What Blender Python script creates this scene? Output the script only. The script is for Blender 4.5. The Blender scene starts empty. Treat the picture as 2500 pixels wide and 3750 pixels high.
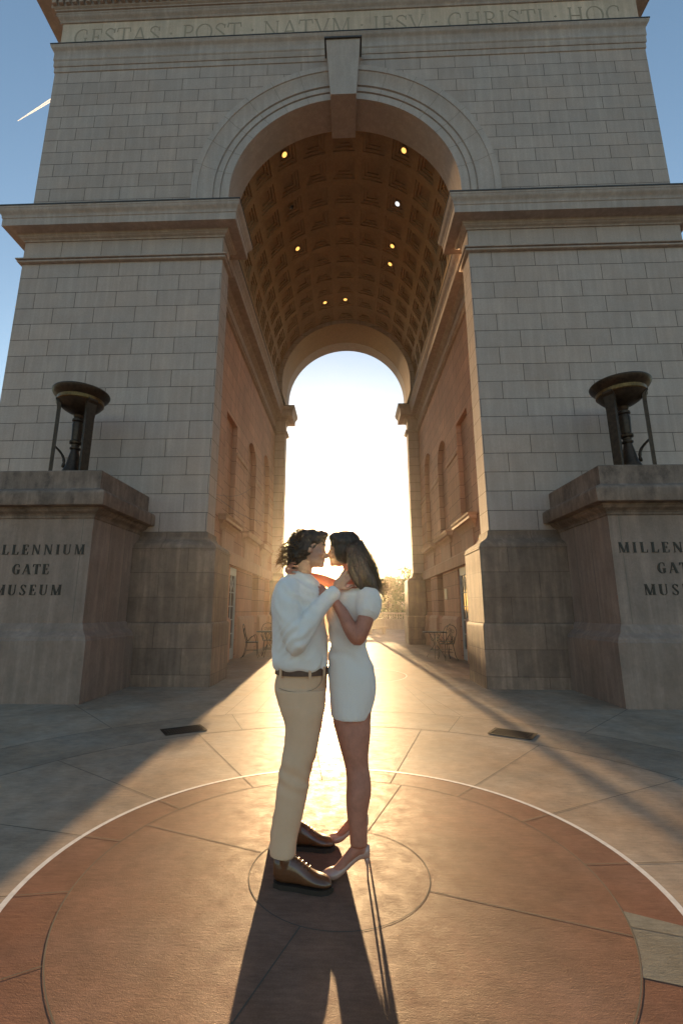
import bpy, bmesh, math, random
from mathutils import Vector, Matrix, noise as mnoise
R = math.radians
C = bpy.context.scene.collection
scn = bpy.context.scene
random.seed(7)

# ------------------------------------------------------------------ camera, world, sun, exposure
cd = bpy.data.cameras.new('camera'); cam = bpy.data.objects.new('camera', cd); C.objects.link(cam)
scn.camera = cam
F_PX, YAW, PITCH, ROLL = 1683.9, -0.0369, 0.2115, 0.0010
CAM = Vector((0.0319, -9.2271, 1.4))
cd.sensor_fit = 'VERTICAL'; cd.sensor_height = 36.0
cd.lens = F_PX / 3750 * 36.0
cd.shift_x = 38.9 / 3750; cd.shift_y = -2.85 / 3750
cd.clip_start = 0.05; cd.clip_end = 40000
fw = Vector((-math.sin(-YAW) * math.cos(PITCH), math.cos(YAW) * math.cos(PITCH), math.sin(PITCH)))
rt = Vector((math.cos(YAW), -math.sin(YAW), 0)); up = rt.cross(fw)
fw = up.cross(rt)
rt2 = rt * math.cos(ROLL) + up * math.sin(ROLL); up2 = -rt * math.sin(ROLL) + up * math.cos(ROLL)
cam.matrix_world = Matrix(((rt2.x, up2.x, -fw.x, CAM.x), (rt2.y, up2.y, -fw.y, CAM.y), (rt2.z, up2.z, -fw.z, CAM.z), (0, 0, 0, 1)))

SUN_EL, SUN_AZ = R(4.8), R(-2.5)          # azimuth from +Y towards +X
w = bpy.data.worlds.new('World'); scn.world = w; w.use_nodes = True
nt = w.node_tree; sky = nt.nodes.new('ShaderNodeTexSky')
sky.sky_type = 'NISHITA'; sky.sun_disc = False
sky.sun_elevation = SUN_EL; sky.sun_rotation = SUN_AZ
sky.altitude = 200; sky.air_density = 1.0; sky.dust_density = .9; sky.ozone_density = 1.7
nt.links.new(sky.outputs[0], nt.nodes['Background'].inputs[0])
nt.nodes['Background'].inputs[1].default_value = 0.085
sd = bpy.data.lights.new('sun', 'SUN'); sun = bpy.data.objects.new('sun', sd); C.objects.link(sun)
sd.energy = 4.4; sd.angle = R(0.5); sd.color = (1.0, 0.66, 0.33)
sv = Vector((math.sin(SUN_AZ) * math.cos(SUN_EL), math.cos(SUN_AZ) * math.cos(SUN_EL), math.sin(SUN_EL)))
sun.rotation_euler = sv.to_track_quat('Z', 'Y').to_euler(); sun.location = sv * 60
scn.view_settings.view_transform = 'Standard'; scn.view_settings.look = 'None'
scn.view_settings.gamma = 1.0; scn.view_settings.exposure = 2.3
scn.cycles.max_bounces = 8; scn.cycles.diffuse_bounces = 5; scn.cycles.use_denoising = True
scn.cycles.sample_clamp_indirect = 8

# ------------------------------------------------------------------ mesh helpers
class MB:
    def __init__(s): s.v = []; s.f = []
    def add(s, vs, fs):
        o = len(s.v); s.v += [tuple(v) for v in vs]; s.f += [[i + o for i in f] for f in fs]; return s
    def box(s, x0, x1, y0, y1, z0, z1):
        return s.add([(x0, y0, z0), (x1, y0, z0), (x1, y1, z0), (x0, y1, z0), (x0, y0, z1), (x1, y0, z1), (x1, y1, z1), (x0, y1, z1)],
                     [(0, 3, 2, 1), (4, 5, 6, 7), (0, 1, 5, 4), (1, 2, 6, 5), (2, 3, 7, 6), (3, 0, 4, 7)])
    def obox(s, c, hx, hy, z0, z1, rz):
        ca, sa = math.cos(rz), math.sin(rz); p = []
        for z in (z0, z1):
            for a, b in ((-hx, -hy), (hx, -hy), (hx, hy), (-hx, hy)): p.append((c[0] + a * ca - b * sa, c[1] + a * sa + b * ca, z))
        return s.add(p, [(0, 3, 2, 1), (4, 5, 6, 7), (0, 1, 5, 4), (1, 2, 6, 5), (2, 3, 7, 6), (3, 0, 4, 7)])
    def rings(s, rings, cap0=True, cap1=True):
        n = len(rings[0]); o = len(s.v)
        for r in rings: s.v += [tuple(p) for p in r]
        for i in range(len(rings) - 1):
            for j in range(n):
                a = o + i * n + j; b = o + i * n + (j + 1) % n
                s.f.append([a, b, b + n, a + n])
        if cap0: s.f.append([o + j for j in range(n)][::-1])
        if cap1: s.f.append([o + (len(rings) - 1) * n + j for j in range(n)])
        return s
    def lathe(s, c, prof, n=32, a0=0):
        return s.rings([[(c[0] + r * math.cos(a0 + 2 * math.pi * j / n), c[1] + r * math.sin(a0 + 2 * math.pi * j / n), c[2] + z) for j in range(n)] for r, z in prof])
    def tube(s, pts, r, n=6, caps=True):
        pts = [Vector(p) for p in pts]; rs = r if isinstance(r, (list, tuple)) else [r] * len(pts)
        d = (pts[1] - pts[0]).normalized(); u = d.orthogonal().normalized(); rings = []
        for i, p in enumerate(pts):
            t = (pts[min(i + 1, len(pts) - 1)] - pts[max(i - 1, 0)])
            if t.length > 1e-9: d = t.normalized()
            u = (u - d * u.dot(d)); u = u.normalized() if u.length > 1e-6 else d.orthogonal().normalized(); v = d.cross(u)
            rings.append([p + (u * math.cos(2 * math.pi * j / n) + v * math.sin(2 * math.pi * j / n)) * rs[i] for j in range(n)])
        return s.rings(rings, caps, caps)
    def sweep(s, path, prof, closed=False, mirror=False):
        """profile (offset to the right of travel, z) along a plan path, mitred"""
        n = len(path); P = [Vector(p) for p in path]; cols = []
        for i in range(n):
            dn = []
            if closed or i > 0: dn.append((P[i] - P[i - 1]).normalized())
            if closed or i < n - 1: dn.append((P[(i + 1) % n] - P[i]).normalized())
            ns = [Vector((d.y, -d.x)) for d in dn]
            if len(ns) == 2:
                m = ns[0] + ns[1]; m = m / max(m.dot(ns[0]), 0.2)
            else: m = ns[0]
            cols.append([((-1 if mirror else 1) * (P[i].x + m.x * o), P[i].y + m.y * o, z) for o, z in prof])
        k = len(prof); o = len(s.v)
        for c in cols: s.v += c
        for i in range(n if closed else n - 1):
            for j in range(k - 1):
                a = o + i * k + j; b = o + ((i + 1) % n) * k + j
                s.f.append([a, b, b + 1, a + 1])
        return s
    def ngon_prism(s, pts, fn0, fn1):
        n = len(pts); o = len(s.v)
        s.v += [fn0(p) for p in pts] + [fn1(p) for p in pts]
        s.f.append(list(range(o, o + n))[::-1]); s.f.append(list(range(o + n, o + 2 * n)))
        for i in range(n):
            j = (i + 1) % n; s.f.append([o + i, o + j, o + n + j, o + n + i])
        return s
    def mirror(s):
        m = MB(); m.v = [(-x, y, z) for x, y, z in s.v]; m.f = [f[::-1] for f in s.f]; return m
    def move(s, d):
        s.v = [(x + d[0], y + d[1], z + d[2]) for x, y, z in s.v]; return s

def link(name, me, mat, parent=None, loc=None):
    o = bpy.data.objects.new(name, me); C.objects.link(o)
    if mat is not None: me.materials.append(mat)
    if parent is not None:
        o.parent = parent
        L = Vector((0, 0, 0)); p = parent; 
        while p is not None: L += p.location; p = p.parent
        me.transform(Matrix.Translation(-L))
    elif loc is not None:
        me.transform(Matrix.Translation(-Vector(loc))); o.location = loc
    return o
def obj(name, mb, mat, parent=None, smooth=False, loc=None, fix=True):
    me = bpy.data.meshes.new(name); me.from_pydata(mb.v, [], mb.f); me.update()
    if fix:
        b = bmesh.new(); b.from_mesh(me); bmesh.ops.recalc_face_normals(b, faces=b.faces); b.to_mesh(me); b.free()
    if smooth:
        if smooth is True:
            me.polygons.foreach_set('use_smooth', [True] * len(me.polygons))
        else:
            me.polygons.foreach_set('use_smooth', [True] * len(me.polygons)); me.set_sharp_from_angle(angle=R(smooth))
    return link(name, me, mat, parent, loc)
def thing(name, label, cat, loc=(0, 0, 0), group=None):
    o = bpy.data.objects.new(name, None); C.objects.link(o); o.location = loc; o.empty_display_size = .1
    o['label'] = label; o['category'] = cat
    if group: o['group'] = group
    return o
def tag(o, label, cat, group=None):
    o['label'] = label; o['category'] = cat
    if group: o['group'] = group
    return o
def struct(name, mb, mat, smooth=False, kind='structure', label=None, cat=None):
    o = obj(name, mb, mat, None, smooth); o['kind'] = kind
    o['label'] = label or name.replace('_', ' '); o['category'] = cat or name.split('_')[-1]
    return o
def remeshed(name, mb, mat, parent, voxel, smooth_it=3, wr=None):
    """closed lofts fused into one continuous surface; wr(co) -> displacement along the normal"""
    me = bpy.data.meshes.new(name); me.from_pydata(mb.v, [], mb.f); me.update()
    b = bmesh.new(); b.from_mesh(me); bmesh.ops.recalc_face_normals(b, faces=b.faces); b.to_mesh(me); b.free()
    o = bpy.data.objects.new('tmp', me); C.objects.link(o)
    m = o.modifiers.new('r', 'REMESH'); m.mode = 'VOXEL'; m.voxel_size = voxel
    if smooth_it:
        sm = o.modifiers.new('s', 'SMOOTH'); sm.factor = .5; sm.iterations = smooth_it
    dg = bpy.context.evaluated_depsgraph_get(); dg.update()
    out = bpy.data.meshes.new_from_object(o.evaluated_get(dg)); out.name = name
    bpy.data.objects.remove(o)
    if wr:
        vs = [(v.co + v.normal * wr(v.co)) for v in out.vertices]
        for v, c in zip(out.vertices, vs): v.co = c
    out.polygons.foreach_set('use_smooth', [True] * len(out.polygons))
    return link(name, out, mat, parent)

# ------------------------------------------------------------------ materials
class NB:
    def __init__(s, name):
        s.m = bpy.data.materials.new(name); s.m.use_nodes = True; s.t = s.m.node_tree
        s.p = s.t.nodes['Principled BSDF']; s.out = s.t.nodes['Material Output']
    def n(s, typ, **kw):
        x = s.t.nodes.new(typ)
        for k, v in kw.items():
            if k in x.inputs: x.inputs[k].default_value = v
            else: setattr(x, k, v)
        return x
    def l(s, a, b): s.t.links.new(a, b)
    def math(s, op, a, b=None, clamp=False):
        x = s.t.nodes.new('ShaderNodeMath'); x.operation = op; x.use_clamp = clamp
        for i, q in enumerate((a, b)):
            if q is None: continue
            if isinstance(q, (int, float)): x.inputs[i].default_value = q
            else: s.l(q, x.inputs[i])
        return x.outputs[0]
    def mix(s, blend, fac, a, b):
        x = s.t.nodes.new('ShaderNodeMix'); x.data_type = 'RGBA'; x.blend_type = blend
        for i, q in ((0, fac), (6, a), (7, b)):
            if isinstance(q, (int, float)): x.inputs[i].default_value = q
            elif isinstance(q, tuple): x.inputs[i].default_value = (*q, 1) if len(q) == 3 else q
            else: s.l(q, x.inputs[i])
        return x.outputs[2]
    def noise(s, vec, scale, detail=4, rough=.6, lo=0., hi=1., a=.3, b=.7):
        x = s.n('ShaderNodeTexNoise', Scale=scale, Detail=detail, Roughness=rough)
        if vec is not None: s.l(vec, x.inputs['Vector'])
        r = s.n('ShaderNodeMapRange'); r.inputs[1].default_value = a; r.inputs[2].default_value = b
        r.inputs[3].default_value = lo; r.inputs[4].default_value = hi
        s.l(x.outputs[0], r.inputs[0]); return r.outputs[0]
    def mapping(s, vec, scale=(1, 1, 1), loc=(0, 0, 0)):
        x = s.n('ShaderNodeMapping'); x.inputs['Scale'].default_value = scale; x.inputs['Location'].default_value = loc
        s.l(vec, x.inputs[0]); return x.outputs[0]
    def bump(s, h, dist, strength=1.0, prev=None):
        x = s.n('ShaderNodeBump'); x.inputs['Distance'].default_value = dist; x.inputs['Strength'].default_value = strength
        s.l(h, x.inputs['Height'])
        if prev is not None: s.l(prev, x.inputs['Normal'])
        return x.outputs[0]

def stone(name, col, row=0, width=1, z0=0, mortar=.006, var=.10, stain=.3, soot=0., rough=.8, joint=.35, xo=0.):
    k = NB(name); g = k.n('ShaderNodeNewGeometry'); pos = g.outputs['Position']
    grey = k.noise(pos, .45, 5, .6, 1 - .28 * stain, 1 + .16 * stain)
    fine = k.noise(pos, 22, 5, .65, .93, 1.07)
    mid = k.noise(pos, 3.1, 6, .65, 1 - .2 * stain, 1 + .12 * stain)
    streak = k.noise(k.mapping(pos, (5, 5, .35)), 1.6, 5, .6, 1 - .3 * stain, 1.05, .45, .7)
    hue = k.noise(k.mapping(pos, (1, 1, 1), (7, 3, 1)), .9, 3, .6)
    base = k.mix('MIX', hue, tuple(c * m for c, m in zip(col, (1.03, .985, .96))), tuple(c * m for c, m in zip(col, (.98, 1.0, 1.03))))
    h = None
    if row:
        sx = k.n('ShaderNodeSeparateXYZ'); k.l(pos, sx.inputs[0]); sn = k.n('ShaderNodeSeparateXYZ'); k.l(g.outputs['True Normal'], sn.inputs[0])
        side = k.math('GREATER_THAN', k.math('ABSOLUTE', sn.outputs[0]), .7)
        ax = k.math('ABSOLUTE', sx.outputs[0])
        u = k.math('ADD', k.math('MULTIPLY', ax, k.math('SUBTRACT', 1.0, side)), k.math('MULTIPLY', k.math('ADD', sx.outputs[1], .55), side))
        cv = k.n('ShaderNodeCombineXYZ'); k.l(k.math('SUBTRACT', u, xo), cv.inputs[0]); k.l(k.math('SUBTRACT', sx.outputs[2], z0), cv.inputs[1])
        b = k.n('ShaderNodeTexBrick', Scale=1.0); b.inputs['Mortar Size'].default_value = mortar; b.inputs['Mortar Smooth'].default_value = .25
        b.inputs['Brick Width'].default_value = width; b.inputs['Row Height'].default_value = row
        b.inputs['Color1'].default_value = (1 - var,) * 3 + (1,); b.inputs['Color2'].default_value = (1 + var, 1 + var * .9, 1 + var * .8, 1)
        b.inputs['Mortar'].default_value = (joint, joint * .93, joint * .86, 1)
        k.l(cv.outputs[0], b.inputs['Vector'])
        base = k.mix('MULTIPLY', 1.0, base, b.outputs[0]); h = b.outputs[1]
    for q in (grey, fine, mid, streak):
        cc = k.n('ShaderNodeCombineColor'); [k.l(q, cc.inputs[i]) for i in range(3)]
        base = k.mix('MULTIPLY', 1.0, base, cc.outputs[0])
    if soot:
        sf = k.math('MULTIPLY', k.noise(k.mapping(pos, (1, 1, .5)), 3.5, 6, .7, 0, 1, .42, .62), k.noise(pos, 14, 4, .7, .4, 1))
        base = k.mix('MIX', k.math('MULTIPLY', sf, soot), base, tuple(c * .25 for c in col))
    k.l(base, k.p.inputs['Base Color']); k.p.inputs['Roughness'].default_value = rough
    k.p.inputs['Specular IOR Level'].default_value = .3
    nb = k.bump(k.noise(pos, 40, 5, .7, 0, 1, .2, .8), .004, .5)
    if h is not None: nb = k.bump(k.math('SUBTRACT', 1.0, h), .012, .8, nb)
    k.l(nb, k.p.inputs['Normal'])
    return k.m

LIME = (.43, .335, .285)
M = {}
M['wall'] = stone('wall_stone', LIME, .407, .97, 2.968, .0065, .065, .30, xo=.46, joint=.28)
M['upper'] = stone('upper_stone', LIME, .3725, .885, 15.34, .0065, .065, .28, xo=.2, joint=.28)
M['neck'] = stone('necking_stone', LIME, .64, .975, 9.48, .006, .06, .25, xo=.43, joint=.28)
M['base'] = stone('base_stone', (.31, .215, .16), .475, 1.12, 1.165, .005, .16, 1.0, soot=.35, xo=.3, joint=.5)
M['passage'] = stone('passage_stone', (.52, .275, .175), .407, .97, 2.968, .008, .10, .5, xo=.3)  # orange in the base colour stands for bounced light and flare
M['trim'] = stone('trim_stone', (.44, .345, .29), stain=.5)
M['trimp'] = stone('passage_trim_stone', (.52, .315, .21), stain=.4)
M['frieze'] = stone('frieze_stone', (.66, .50, .375), 1.2, 1.45, 16, .003, .05, .5, joint=.7)
M['arch'] = stone('arch_stone', (.44, .355, .31), stain=.3)
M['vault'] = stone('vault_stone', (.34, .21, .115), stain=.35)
M['dado'] = stone('pedestal_stone', (.33, .23, .18), stain=.65, soot=.25)
M['cap'] = stone('weathered_stone', (.31, .215, .165), stain=.9, soot=.9)

def simple(name, col, rough=.5, metal=0., spec=.5, emit=None, es=0, noise_amt=0, nscale=8, coat=0, sheen=0, bump=0, bscale=60, sub=0, trans=0):
    k = NB(name); k.p.inputs['Base Color'].default_value = (*col, 1); k.p.inputs['Roughness'].default_value = rough
    k.p.inputs['Metallic'].default_value = metal; k.p.inputs['Specular IOR Level'].default_value = spec
    if coat: k.p.inputs['Coat Weight'].default_value = coat; k.p.inputs['Coat Roughness'].default_value = .15
    if sheen: k.p.inputs['Sheen Weight'].default_value = sheen; k.p.inputs['Sheen Roughness'].default_value = .4
    if sub:
        k.p.inputs['Subsurface Weight'].default_value = sub; k.p.inputs['Subsurface Radius'].default_value = (.03, .012, .006); k.p.inputs['Subsurface Scale'].default_value = .5
    if emit: k.p.inputs['Emission Color'].default_value = (*emit, 1); k.p.inputs['Emission Strength'].default_value = es
    tc = k.n('ShaderNodeTexCoord'); vec = tc.outputs['Object']
    if noise_amt:
        f = k.noise(vec, nscale, 5, .65, 1 - noise_amt, 1 + noise_amt); cc = k.n('ShaderNodeCombineColor'); [k.l(f, cc.inputs[i]) for i in range(3)]
        k.l(k.mix('MULTIPLY', 1.0, (*col, 1), cc.outputs[0]), k.p.inputs['Base Color'])
    if bump: k.l(k.bump(k.noise(vec, bscale, 5, .65, 0, 1, .2, .8), bump, 1.0), k.p.inputs['Normal'])
    if trans:
        t = k.n('ShaderNodeBsdfTranslucent'); t.inputs[0].default_value = (*[min(1, c * 1.1) for c in col], 1); ms = k.n('ShaderNodeMixShader'); ms.inputs[0].default_value = trans
        k.l(k.p.outputs[0], ms.inputs[1]); k.l(t.outputs[0], ms.inputs[2]); k.l(ms.outputs[0], k.out.inputs[0])
    return k.m
M['lead'] = simple('lead_flashing', (.055, .05, .048), .6, .3, noise_amt=.2)
M['letter'] = simple('bronze_letter', (.018, .012, .009), .45, .3)
M['incised'] = simple('incised_letter', (.33, .26, .19), .85)
M['bronze'] = simple('brazier_bronze', (.045, .028, .018), .42, .7, noise_amt=.45, nscale=14, bump=.002, bscale=30)
M['gilt'] = simple('gilded_bronze', (.16, .085, .025), .35, .8, noise_amt=.5, nscale=18)
M['glass'] = simple('window_glass', (.012, .012, .014), .08, 0, .6)
M['joinery'] = simple('painted_joinery', (.42, .44, .44), .5, noise_amt=.08)
M['darkjoin'] = simple('dark_joinery', (.05, .035, .025), .55, noise_amt=.2)
M['iron'] = simple('wrought_iron', (.035, .022, .014), .38, .75, noise_amt=.3, nscale=30)
M['grate'] = simple('cast_iron', (.022, .018, .015), .9, .0, .05, noise_amt=.3, nscale=40)
M['pit_shade'] = simple('drain_shade', (.008, .007, .007), .9)
M['lampglow'] = simple('lamp_bulb', (.9, .6, .2), .4, emit=(1.0, .50, .12), es=.38)
M['lampwhite'] = simple('lamp_lens', (.8, .85, .9), .3, emit=(.85, .93, 1.0), es=.3)
M['lampring'] = simple('lamp_ring', (.35, .24, .14), .4, .6)
M['plaque'] = simple('plaque', (.5, .42, .3), .5)

def paving(name, col, red=0, rough=.56, stain=1.0):
    k = NB(name); g = k.n('ShaderNodeNewGeometry'); pos = g.outputs['Position']
    a = k.noise(pos, .8, 6, .65, 1 - .30 * stain, 1 + .22 * stain); b = k.noise(pos, 5.5, 6, .7, 1 - .2 * stain, 1 + .16 * stain)
    br = k.noise(k.mapping(pos, (6, 34, 1)), 1.5, 6, .72, .80, 1.18); f = k.noise(pos, 160, 3, .7, .86, 1.14)
    base = k.mix('MIX', k.noise(pos, 1.7, 4, .6), tuple(c * m for c, m in zip(col, (1.06, .97, .9))), tuple(c * m for c, m in zip(col, (.94, 1.0, 1.06))))
    for q in (a, b, br, f):
        cc = k.n('ShaderNodeCombineColor'); [k.l(q, cc.inputs[i]) for i in range(3)]
        base = k.mix('MULTIPLY', 1.0, base, cc.outputs[0])
    k.l(base, k.p.inputs['Base Color'])
    k.l(k.noise(pos, 9, 5, .7, rough - .08, rough + .12), k.p.inputs['Roughness'])
    k.p.inputs['Specular IOR Level'].default_value = .04
    n1 = k.bump(k.noise(k.mapping(pos, (8, 30, 1)), 3, 5, .7, 0, 1, .2, .8), .0012, .5)
    n2 = k.bump(k.noise(pos, 190, 4, .75, 0, 1, .2, .8), .0012, .7, n1)
    k.l(n2, k.p.inputs['Normal'])
    return k.m
M['plaza'] = paving('plaza_concrete', (.345, .265, .195))
M['ringpave'] = paving('ring_concrete', (.28, .22, .165))
M['red'] = paving('red_concrete', (.20, .105, .070), rough=.55)
M['red2'] = paving('red_ring_concrete', (.185, .09, .06), rough=.55)
M['pink'] = paving('pink_concrete', (.22, .15, .11))
M['patch'] = paving('patch_concrete', (.20, .19, .155), rough=.75)
M['joint'] = simple('paving_joint', (.075, .058, .042), .9)
M['white'] = simple('white_inlay', (.66, .62, .58), .5, noise_amt=.15, nscale=25)
M['grass'] = simple('park_ground', (.06, .07, .03), .9, noise_amt=.4, nscale=.4)

# ------------------------------------------------------------------ ground
def ring_mb(c, r0, r1, z, a0=0, a1=2 * math.pi, n=128):
    m = MB(); k = n + 1
    for r in (r0, r1):
        m.v += [(c[0] + r * math.cos(a0 + (a1 - a0) * i / n), c[1] + r * math.sin(a0 + (a1 - a0) * i / n), z) for i in range(k)]
    m.f += [[i, i + 1, k + i + 1, k + i] for i in range(n)]
    return m
def disc_mb(c, r, z, n=128):
    m = MB(); m.v = [(c[0] + r * math.cos(2 * math.pi * i / n), c[1] + r * math.sin(2 * math.pi * i / n), z) for i in range(n)]
    m.f = [list(range(n))]; return m
CC = (-.027, -6.348)
pg = MB(); pg.add([(-6000, -6000, -.02), (6000, -6000, -.02), (6000, 9000, -.02), (-6000, 9000, -.02)], [(0, 1, 2, 3)])
struct('ground', pg, M['grass'], label='open park ground running out to the horizon', cat='ground')
pz = MB(); pz.add([(-40, -30, 0), (40, -30, 0), (40, 29, 0), (-40, 29, 0)], [(0, 1, 2, 3)])
struct('plaza', pz, M['plaza'], label='tan concrete plaza in front of and under the arch', cat='plaza')
struct('ring_pavement', ring_mb(CC, 3.235, 4.105, .0004), M['ringpave'], label='grey concrete ring band holding the two drain grates', cat='pavement')
struct('red_pavement', disc_mb(CC, 1.655, .0004), M['red2'], label='outer band of the round red concrete paving inside the white line', cat='pavement')
struct('red_disc', disc_mb(CC, 1.382, .0008), M['red'], label='round red concrete disc the couple stand on', cat='pavement')
struct('white_ring_line', ring_mb(CC, 1.645, 1.676, .0012), M['white'], label='thin white inlay line round the red paving', cat='line')
struct('pink_disc', disc_mb((0, 1.5), 1.3, .0004), M['pink'], label='pinkish round paving under the arch', cat='pavement')
struct('pink_disc_edge', ring_mb((0, 1.5), 1.29, 1.31, .0008), M['white'], label='pale line round the pinkish paving under the arch', cat='line')
pp = MB(); a0, a1 = R(-30.5), R(-12.2)
pts = [(CC[0] + 1.386 * math.cos(a0 + (a1 - a0) * i / 10), CC[1] + 1.386 * math.sin(a0 + (a1 - a0) * i / 10)) for i in range(11)]
pts += [(CC[0] + 1.64 * math.cos(R(-14.2)), CC[1] + 1.64 * math.sin(R(-14.2))), (CC[0] + 1.64 * math.cos(R(-28.2)), CC[1] + 1.64 * math.sin(R(-28.2)))]
pp.add([(x, y, .0012) for x, y in pts], [list(range(len(pts)))])
struct('paving_patch', pp, M['patch'], label='grey concrete patch let into the red paving', cat='patch')
jm = MB()
def jline(p, q, wd=.008, z=.0016):
    p = Vector(p); q = Vector(q); d = (q - p).normalized(); n = Vector((-d.y, d.x)) * wd / 2
    L = int((q - p).length / 1.2) + 1
    for i in range(L):
        a = p + (q - p) * i / L; b = p + (q - p) * (i + 1) / L
        jm.add([(*(a - n), z), (*(b - n), z), (*(b + n), z), (*(a + n), z)], [(0, 1, 2, 3)])
def pol(r, a): return (CC[0] + r * math.cos(R(a)), CC[1] + r * math.sin(R(a)))
for r, wd in ((.488, .005), (1.382, .006), (3.235, .010), (4.105, .010)):
    t = ring_mb(CC, r - wd / 2, r + wd / 2, .0017); jm.add(t.v, t.f)
for a in (69.5, 158.7, -19.8, -110): jline(pol(.49, a), pol(1.378, a), .006)
for a in (50.2, 73.4, 97, 121, 146.5, 168.2, 28, 5, -17, 190, 212): jline(pol(1.386, a), pol(1.646, a), .006); jline(pol(1.674, a), pol(3.23, a), .006, .0012)
for a in (67.8, 112, 24, 156, -20, 200): jline(pol(3.24, a), pol(4.1, a), .008, .0012)
for a in (133, 47, 157, 23): jline(pol(4.11, a), pol(9, a), .007, .0012)
for x0, x1 in ((-1.65, -1.65), (-1.26, -1.26), (1.56, 1.2), (1.22, 1.05)):
    y0 = CC[1] + math.sqrt(4.11 ** 2 - (x0 - CC[0]) ** 2); jline((x0, y0), (x1, .18 if abs(x1) < 1.3 else 11), .007, .0012)
for y in (-.69, 3.2, 7.2, 11.2, 15, 19): jline((-3.2, y), (3.2, y), .007, .0013)
struct('paving_joints', jm, M['joint'], label='dark thin joints cut in the concrete paving', cat='joints')

# drain grates
def grate(x, y, rz, label):
    t = thing('drain_grate', label, 'drain grate', (x, y, .0006), 'drain grates in the ring pavement')
    m = MB(); m.obox((x, y), .235, .155, .0004, .0030, rz); obj('pit_shade', m, M['pit_shade'], t)  # flat black plate in place of the shade below the bars
    m = MB(); ca, sa = math.cos(rz), math.sin(rz)
    for i in range(15):
        u = -.21 + i * .03; m.obox((x + u * ca, y + u * sa), .006, .13, .0040, .0062, rz)
    for v in (-.05, .05): m.obox((x - v * sa, y + v * ca), .215, .005, .0042, .0058, rz)
    obj('bars', m, M['grate'], t)
    m = MB()
    for v in (-.145, .145): m.obox((x - v * sa, y + v * ca), .24, .014, .0041, .0066, rz)
    for u in (-.228, .228): m.obox((x + u * ca, y + u * sa), .014, .130, .0042, .0065, rz)
    obj('frame', m, M['grate'], t)
grate(-1.93, -3.4, R(33), 'dark iron drain grate in the ring pavement, before the left pier')
grate(1.92, -3.41, R(-33), 'dark iron drain grate in the ring pavement, before the right pier')

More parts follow.
